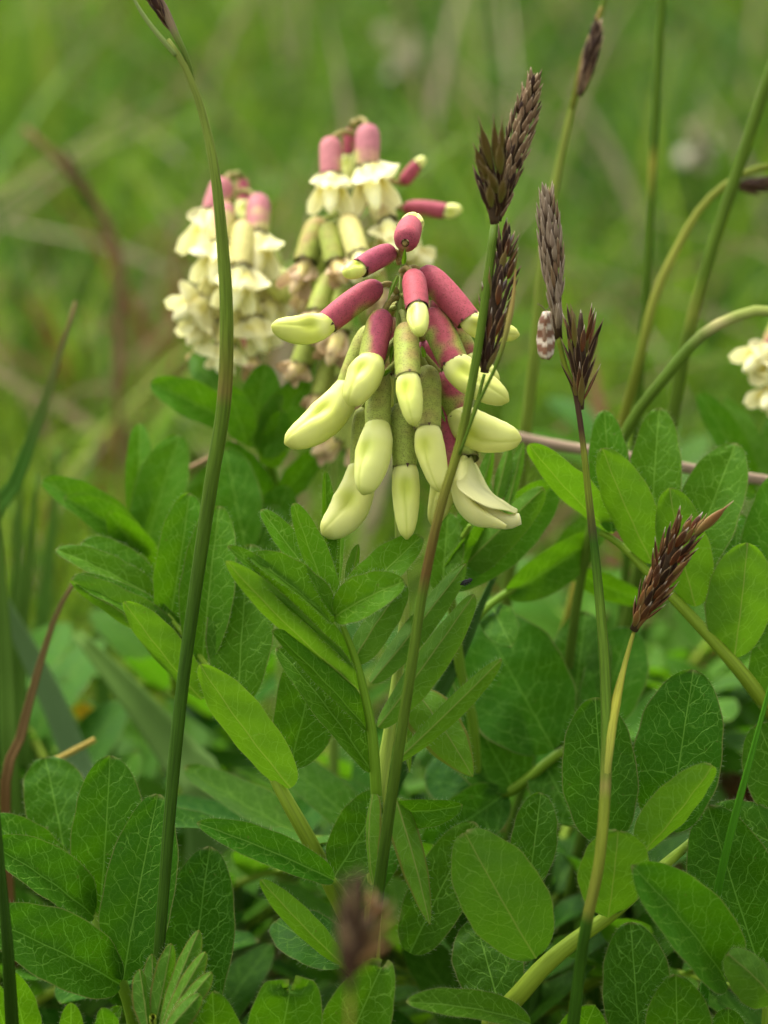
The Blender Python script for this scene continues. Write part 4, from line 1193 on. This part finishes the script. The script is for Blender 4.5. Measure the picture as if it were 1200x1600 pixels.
sedge_bg("sedge culm arching over to the pale blurred blossoms, joint whitish", [(1240, 494, 26), (1205, 487, 26), (1165, 490, 26), (1100, 522, 26), (1040, 590, 26), (980, 672, 27), (932, 800, 28), (904, 930, 29), (885, 1080, 30), (868, 1250, 30)], [16, 18, 17, 15, 16, 17, 18, 19, 20, 20, 20, 20],
         [(0, (.2, .24, .05)), (.05, (.2, .24, .05)), (.06, (.34, .30, .12)), (.075, CG), (.3, CG), (.5, CGD), (1, (.018, .05, .008))])
# dead sedge in the far meadow
dead = thing("sedge", "withered brown sedge leaning in the far blurred grass", "sedge", to_ground(P(185, 640, 190)))
stalk("stem", [P(36, 200, 180), P(100, 260, 182), P(160, 340, 186), P(186, 420, 188), P(188, 540, 190), P(185, 640, 190), to_ground(P(185, 640, 190))], [S(5, 180), S(9, 180), S(8, 180), S(6, 180), S(6, 180), S(6, 180), S(6, 180)],
      [(0, (.2, .12, .05)), (.3, (.13, .075, .035)), (.45, (.15, .10, .04)), (.55, (.22, .22, .03)), (1, (.16, .2, .03))], M_CULM, dead)
spike(dead, (150, 330, 184), (95, 230, 182), 16, 20, 24, 8, [(ME_RUST, "scale", .5), (ME_DARK, "scale", .5)], (4, 25), seed=12)

# ------------------------------------------------------------------ single grass blades
def blade(label, pts, w, stops, mat=None, keel=.25, cat="grass blade", nm="grass_blade", grd=True, face=(0, -1, .35)):
    d = pts[0][2]
    q = [P(*k) for k in pts]
    if grd:
        e = to_ground(q[-1])
        q += [q[-1] * .5 + e * .5, e]
    n, nc = 40, 7
    c = smooth(q, n)
    T, Sd, N = frames(c, face)
    s = np.linspace(0, 1, n)
    hw = np.interp(s, np.linspace(0, 1, len(w)), [S(k / 2, d) for k in w])
    t = np.linspace(-1, 1, nc)
    v = c[:, None, :] + Sd[:, None, :] * (hw[:, None] * t)[..., None] + N[:, None, :] * (hw[:, None] * keel * np.abs(t))[..., None]
    f = grid_faces(n, nc)
    mm = np.stack([np.tile(t * 3, n), np.repeat(s * 100, nc)], 1)
    o = build(nm, v.reshape(-1, 3), f, mat or M_GRASS, cols=ramp(stops, np.repeat(s, nc)), mm=mm)
    md = o.modifiers.new("thickness", 'SOLIDIFY'); md.thickness = 0.00025
    return tag(o, label, cat)

BL = (0.055, 0.16, 0.015)
blade("narrow bright green grass blade in front of dark net-veined leaflets", [(1212, 1040, -10), (1180, 1160, -10), (1150, 1270, -9), (1126, 1370, -7), (1108, 1480, -4), (1098, 1600, 0)], [2, 9, 11, 12, 12, 12, 11, 10], [(0, (.07, .22, .008)), (.5, (.05, .18, .006)), (1, CGD)], keel=.6)
blade("short dark green stalk-like grass blade beside the large rounded leaflets", [(-8, 1240, -14), (0, 1340, -14), (8, 1430, -14), (15, 1520, -13)], [6, 16, 20, 20, 18, 16], [(0, CGD), (1, CGD)], keel=.9)
blade("blue-green grass blade slanting up to a brown tip in the blurred meadow", [(118, 470, 52), (100, 530, 52), (66, 640, 52), (22, 760, 52), (-20, 880, 52)], [3, 22, 32, 36, 36, 30, 26], [(0, (.24, .16, .07)), (.06, (.14, .16, .04)), (.15, (.06, .165, .016)), (1, (.045, .135, .014))])
blade("reddish brown dying grass blade bent beside the blunt dark leaflets", [(115, 910, 30), (86, 965, 30), (56, 1060, 30), (30, 1160, 30), (8, 1260, 30)], [5, 14, 17, 17, 17, 16, 14], [(0, (.16, .12, .04)), (.3, (.17, .085, .03)), (.7, (.13, .085, .025)), (1, (.09, .1, .02))])
blade("pale grey-green grass blade leaning behind the brown dying blade", [(-30, 880, 60), (30, 990, 60), (80, 1090, 60), (120, 1190, 60), (150, 1290, 60)], [14, 36, 48, 52, 48, 40, 30], [(0, (.12, .20, .06)), (.5, (.12, .21, .09)), (1, (.08, .16, .05))])
for i, (x0, x1, d) in enumerate([(-10, 10, 46), (34, 20, 70), (18, 40, 84), (90, 60, 95), (58, 30, 64), (140, 160, 110)]):
    o = blade("upright blurred green grass blade among the grasses behind the brown dying blade", [(x0, 700 + 40 * (i % 3), d), (x0 + (x1 - x0) * .4, 860, d), (x1, 1050, d), (x1 + 8, 1240, d)], [4, 22, 30, 32, 28, 24], [(0, (.09, .18, .02)), (1, (.06, .15, .016))])
    o["group"] = "upright grass blades behind the brown dying blade"
blade("broad pale green leaf blade lying soft behind the large rounded leaflets", [(120, 990, 66), (200, 1080, 62), (280, 1180, 60), (330, 1270, 58)], [16, 60, 90, 90, 70, 40], [(0, (.10, .2, .03)), (.6, (.14, .25, .07)), (1, (.07, .15, .03))])
blade("dark folded grass blade slanting behind the hairy leaflets of the flowering plant", [(782, 880, 20), (752, 945, 20), (715, 1030, 20), (660, 1130, 22), (600, 1260, 28), (560, 1400, 34)], [4, 22, 26, 26, 24, 22, 20, 18], [(0, (.05, .13, .02)), (1, (.035, .10, .015))], keel=.5)

def straw():
    q = [P(560, 618, 62), P(700, 655, 50), P(830, 688, 42), P(980, 714, 34), P(1110, 738, 32), P(1290, 764, 30)]
    c = smooth(q, 40)
    v, f, t, s, rv, mm = sweep(c, [S(9, 36)] * 40, 10, .6)
    o = build("dry_straw", v, f, M_DRY, cols=np.tile([0.30, 0.21, 0.14], (len(v), 1)), mm=mm)
    tag(o, "dry pinkish brown straw lying across behind the oval leaflets", "straw")
straw()
def dead_twig():
    q = [P(270, 745, 44), P(330, 715, 44), P(420, 660, 52), P(470, 640, 56)]
    c = smooth(q, 30)
    v, f, t, s, rv, mm = sweep(c, [S(5, 44)] * 30, 8, .7)
    tag(build("dry_straw", v, f, M_DRY, cols=np.tile([0.34, 0.22, 0.11], (len(v), 1)), mm=mm), "short tan straw poking out from behind the bent sedge stalk", "straw")
dead_twig()
def yellow_bits():
    o = thing("yellow_flower", "tiny blurred yellow flower in the grass by the brown dying blade", "flower", to_ground(P(140, 1250, 90)))
    c = P(130, 1110, 80)
    stalk("stem", [c, P(136, 1180, 84), to_ground(P(140, 1250, 90))], S(5, 80), [(0, CG), (1, CG)], M_CULM, o)
    for k in range(5):
        th = k * 1.2566 + .3
        dv = RIGHT * math.cos(th) + UP * math.sin(th) * .8 - FWD * .25
        leaflet_mesh("petal", o, c, c + dv * S(17, 80), S(13, 80), -FWD, .15, .05, .5, nr=8, nc=5)
        pt = o.children[-1] if False else bpy.data.objects[-1] if False else None
    for ch in [q for q in COL.objects if q.parent == o and q.name.startswith("petal")]:
        ch.data.materials[0] = M_PETAL_THIN
        a = ch.data.attributes["col"]
        a.data.foreach_set("color", np.tile([0.85, 0.55, 0.02, 1], len(ch.data.vertices)))
    y = [P(44, 1216, 34), P(72, 1196, 34), P(110, 1176, 36), P(148, 1156, 38)]
    c2 = smooth(y, 20)
    v, f, t, s, rv, mm = sweep(c2, [S(5, 34)] * 20, 8, .7)
    tag(build("dry_straw", v, f, M_DRY, cols=np.tile([0.34, 0.25, 0.05], (len(v), 1)), mm=mm), "short ochre stalk leaning on the brown dying blade above rounded leaflets", "straw")
yellow_bits()

def pale_flower(px, py, d, label, n=10):
    c = P(px, py, d)
    o = thing("pale_flower", label, "flower", to_ground(c))
    stalk("stem", [c, c * .5 + to_ground(c, .004, .004) * .5, to_ground(c)], .0012, [(0, CG), (1, CG)], M_CULM, o)
    r = np.random.default_rng(int(px))
    for k in range(n):
        dv = unit(r.normal(0, 1, 3) + [0, -.3, .3])
        q = leaflet_mesh("petal", o, c + dv * .002, c + dv * r.uniform(.006, .011), .006, unit(r.normal(0, 1, 3)), .3, .1, .5, nr=7, nc=5)
        q.data.materials[0] = M_PETAL_THIN
        q.data.attributes["col"].data.foreach_set("color", np.tile([0.30, 0.28, 0.16, 1], len(q.data.vertices)))
pale_flower(622, 75, 560, "far pale blossom head blurred in the meadow above the pink calyxes")
pale_flower(1082, 222, 430, "far pale blossom head blurred between the leaning sedge stalks")
# ------------------------------------------------------------------ insects
def fly():
    b = P(729, 909, -2)
    o = thing("fly", "tiny black fly sitting on the hairy pale leaflet", "fly", b)
    ax = unit(P(742, 903, -2) - P(718, 914, -2))
    c = smooth([b - ax * S(11), b, b + ax * S(10)], 12)
    v, f, t, s, rv, mm = sweep(c, S(4.5) * np.interp(np.linspace(0, 1, 12), [0, .3, .55, .66, .8, 1], [.2, .9, 1, .6, .9, .2]), 8)
    build("body", v, f, M_WING, o, cols=np.tile([.012, .012, .010], (len(v), 1)))
    for sg in (-1, 1):
        leaflet_mesh("wing", o, b + UP * S(3), b - ax * S(13) + UP * S(4) + RIGHT * sg * S(3), S(7), UP, .1, .02, .0, nr=8, nc=5)
    for ch in [q for q in COL.objects if q.parent == o and q.name.startswith("wing")]:
        ch.data.materials[0] = M_WING
        ch.data.attributes["col"].data.foreach_set("color", np.tile([0.05, 0.05, 0.045, 1], len(ch.data.vertices)))
    for k in range(6):
        sg = -1 if k % 2 else 1
        p0 = b + ax * S((k // 2 - 1) * 4)
        side = unit(np.cross(ax, UP))
        stalk("leg", [p0, p0 + side * sg * S(5) - UP * S(2), p0 + side * sg * S(8) - UP * S(6) + ax * S(2)], S(.7), [(0, (.01, .01, .01)), (1, (.01, .01, .01))], M_WING, o, sides=5, n=8)
fly()
def moth():
    b, t = P(853, 487, 8), P(852, 562, 7)
    o = thing("moth", "small moth with brown and cream banded wings resting below the grey plume", "moth", b)
    ax = unit(t - b)
    side = unit(np.cross(ax, FWD))
    nr, nc = 18, 9
    c = smooth([b, (b + t) / 2 - FWD * S(3), t - ax * S(6)], 14)
    v, f, tt, s, rv, mm = sweep(c, S(7) * np.interp(np.linspace(0, 1, 14), [0, .1, .25, .7, 1], [.5, 1, .9, .8, .2]), 10)
    build("body", v, f, M_WING, o, cols=np.tile([.16, .09, .05], (len(v), 1)))
    for sg in (-1, 1):
        A, B = np.meshgrid(np.linspace(0, 1, nr), np.linspace(0, 1, nc), indexing='ij')
        L = np.linalg.norm(t - b)
        w = S(15) * np.interp(A, [0, .2, .6, .9, 1], [.35, .8, 1, .8, .3])
        v = b + ax * (A * L)[..., None] + side * sg * (B * w)[..., None] - FWD * (S(9) - B * S(8) * .9 + S(1.5) * np.sin(A * 9))[..., None]
        band = smoothstep(.15, .45, np.sin(A * 21 + B * 2.2 + sg * .3)).ravel()
        cols = lerp3(np.array([.14, .06, .025]), np.array([.46, .39, .29]), band)
        w_ = build("wing", v.reshape(-1, 3), grid_faces(nr, nc), M_WING, o, cols=cols)
        md = w_.modifiers.new("thickness", 'SOLIDIFY'); md.thickness = 0.00012
    for sg in (-1, 1):
        stalk("antenna", [b, b - ax * S(8) + side * sg * S(6), b - ax * S(13) + side * sg * S(14)], S(.8), [(0, (.1, .06, .03)), (1, (.1, .06, .03))], M_WING, o, sides=5, n=8)
moth()

# ------------------------------------------------------------------ more shoots crowding behind and below
def filler(seed, height, nleaf, tint):
    r = np.random.default_rng(seed)
    base = np.zeros(3)
    o = thing("milkvetch_shoot", "leafy green milkvetch shoot crowding the undergrowth behind the flowering stem", "plant", base, "leafy shoots in the undergrowth")
    top = np.array([r.normal(0, .008), r.normal(0, .008), height])
    stalk("stem", [base - [0, 0, .004], top * .5 + r.normal(0, .003, 3) * [1, 1, 0], top], [.0016, .0014, .0008], Y_RACH, M_STALK, o, sides=7, n=14)
    for k in range(nleaf):
        az = k * 2.4 + r.uniform(-.3, .3)
        h = height * (0.35 + 0.65 * (k + 1) / nleaf)
        d = np.array([math.cos(az), math.sin(az), 0])
        q0 = top * (h / height); q0[2] = h
        ln = r.uniform(.030, .045)
        q1 = q0 + d * ln * .5 + [0, 0, ln * .45]
        q2 = q0 + d * ln + [0, 0, ln * .62]
        c = smooth([q0, q1, q2], 16)
        lf = stalk("leaf", [q0, q1, q2], [.0009, .0007, .0004], Y_RACH, M_STALK, o, sides=6, n=12)
        pairs = 4
        for i in range(pairs * 2 + 1):
            x = 3 + (i // 2) * 3 if i < pairs * 2 else 15
            p = c[min(x, 15)]
            ax = unit(c[min(x, 15)] - c[min(x, 15) - 2])
            sd_ = unit(np.cross(ax, [0, 0, 1]))
            sg = -1 if i % 2 else 1
            if i == pairs * 2:
                dirn = ax
            else:
                dirn = unit(sd_ * sg * .8 + ax * .55 + np.array([0, 0, r.uniform(.1, .6)]))
            L = r.uniform(.017, .023) * (1 - .03 * (i // 2))
            nrm = unit(np.array([0, 0, 1.0]) - dirn * .3 + r.normal(0, .15, 3))
            leaflet_mesh("leaflet", lf, p, p + dirn * L, L * r.uniform(.36, .44), nrm, r.uniform(.15, .4), r.uniform(-.03, .1), float(np.clip(tint + r.normal(0, .1), 0, 1)), nr=11, nc=7)
    return o

def copy_tree(o, parent=None):
    c = o.copy()
    COL.objects.link(c)
    c.parent = parent
    for ch in KIDS.get(o.name, []):
        copy_tree(ch, c)
    return c

protos = [filler(101, .060, 5, .30), filler(102, .045, 4, .22), filler(103, .075, 6, .42)]
KIDS = {}
for q in COL.objects:
    if q.parent is not None:
        KIDS.setdefault(q.parent.name, []).append(q)
SPOTS = [  # x, y (m), which, turn, size
    (0.020, 0.040, 0, .3, 1.0), (0.045, 0.030, 1, 1.9, 1.0), (0.062, 0.065, 0, 3.0, 1.0), (0.000, 0.060, 1, 4.2, 1.0), (-0.022, 0.035, 0, 5.1, .95),
    (-0.048, 0.020, 1, .9, 1.0), (0.082, 0.040, 2, 2.2, .9), (0.034, 0.085, 2, 1.2, .9), (0.014, 0.005, 1, 2.9, 1.0), (-0.020, -0.002, 1, 3.7, .95),
    (0.058, 0.000, 1, 5.6, 1.0), (-0.062, 0.052, 1, 2.0, .85), (0.10, 0.085, 2, 4.4, .95), (-0.01, 0.10, 0, .1, .9), (0.075, 0.115, 0, 5.0, 1.0), (-0.045, 0.085, 1, 5.9, .9),
]
for i, (x, y, k, az, sc) in enumerate(SPOTS):
    o = protos[k] if i in (0, 1, 6) else copy_tree(protos[k])
    o.location = (x, y, 0)
    o.rotation_euler = (0, 0, az)
    o.scale = (sc, sc, sc)

for o in list(COL.objects):
    if "_base" in o:
        del o["_base"]
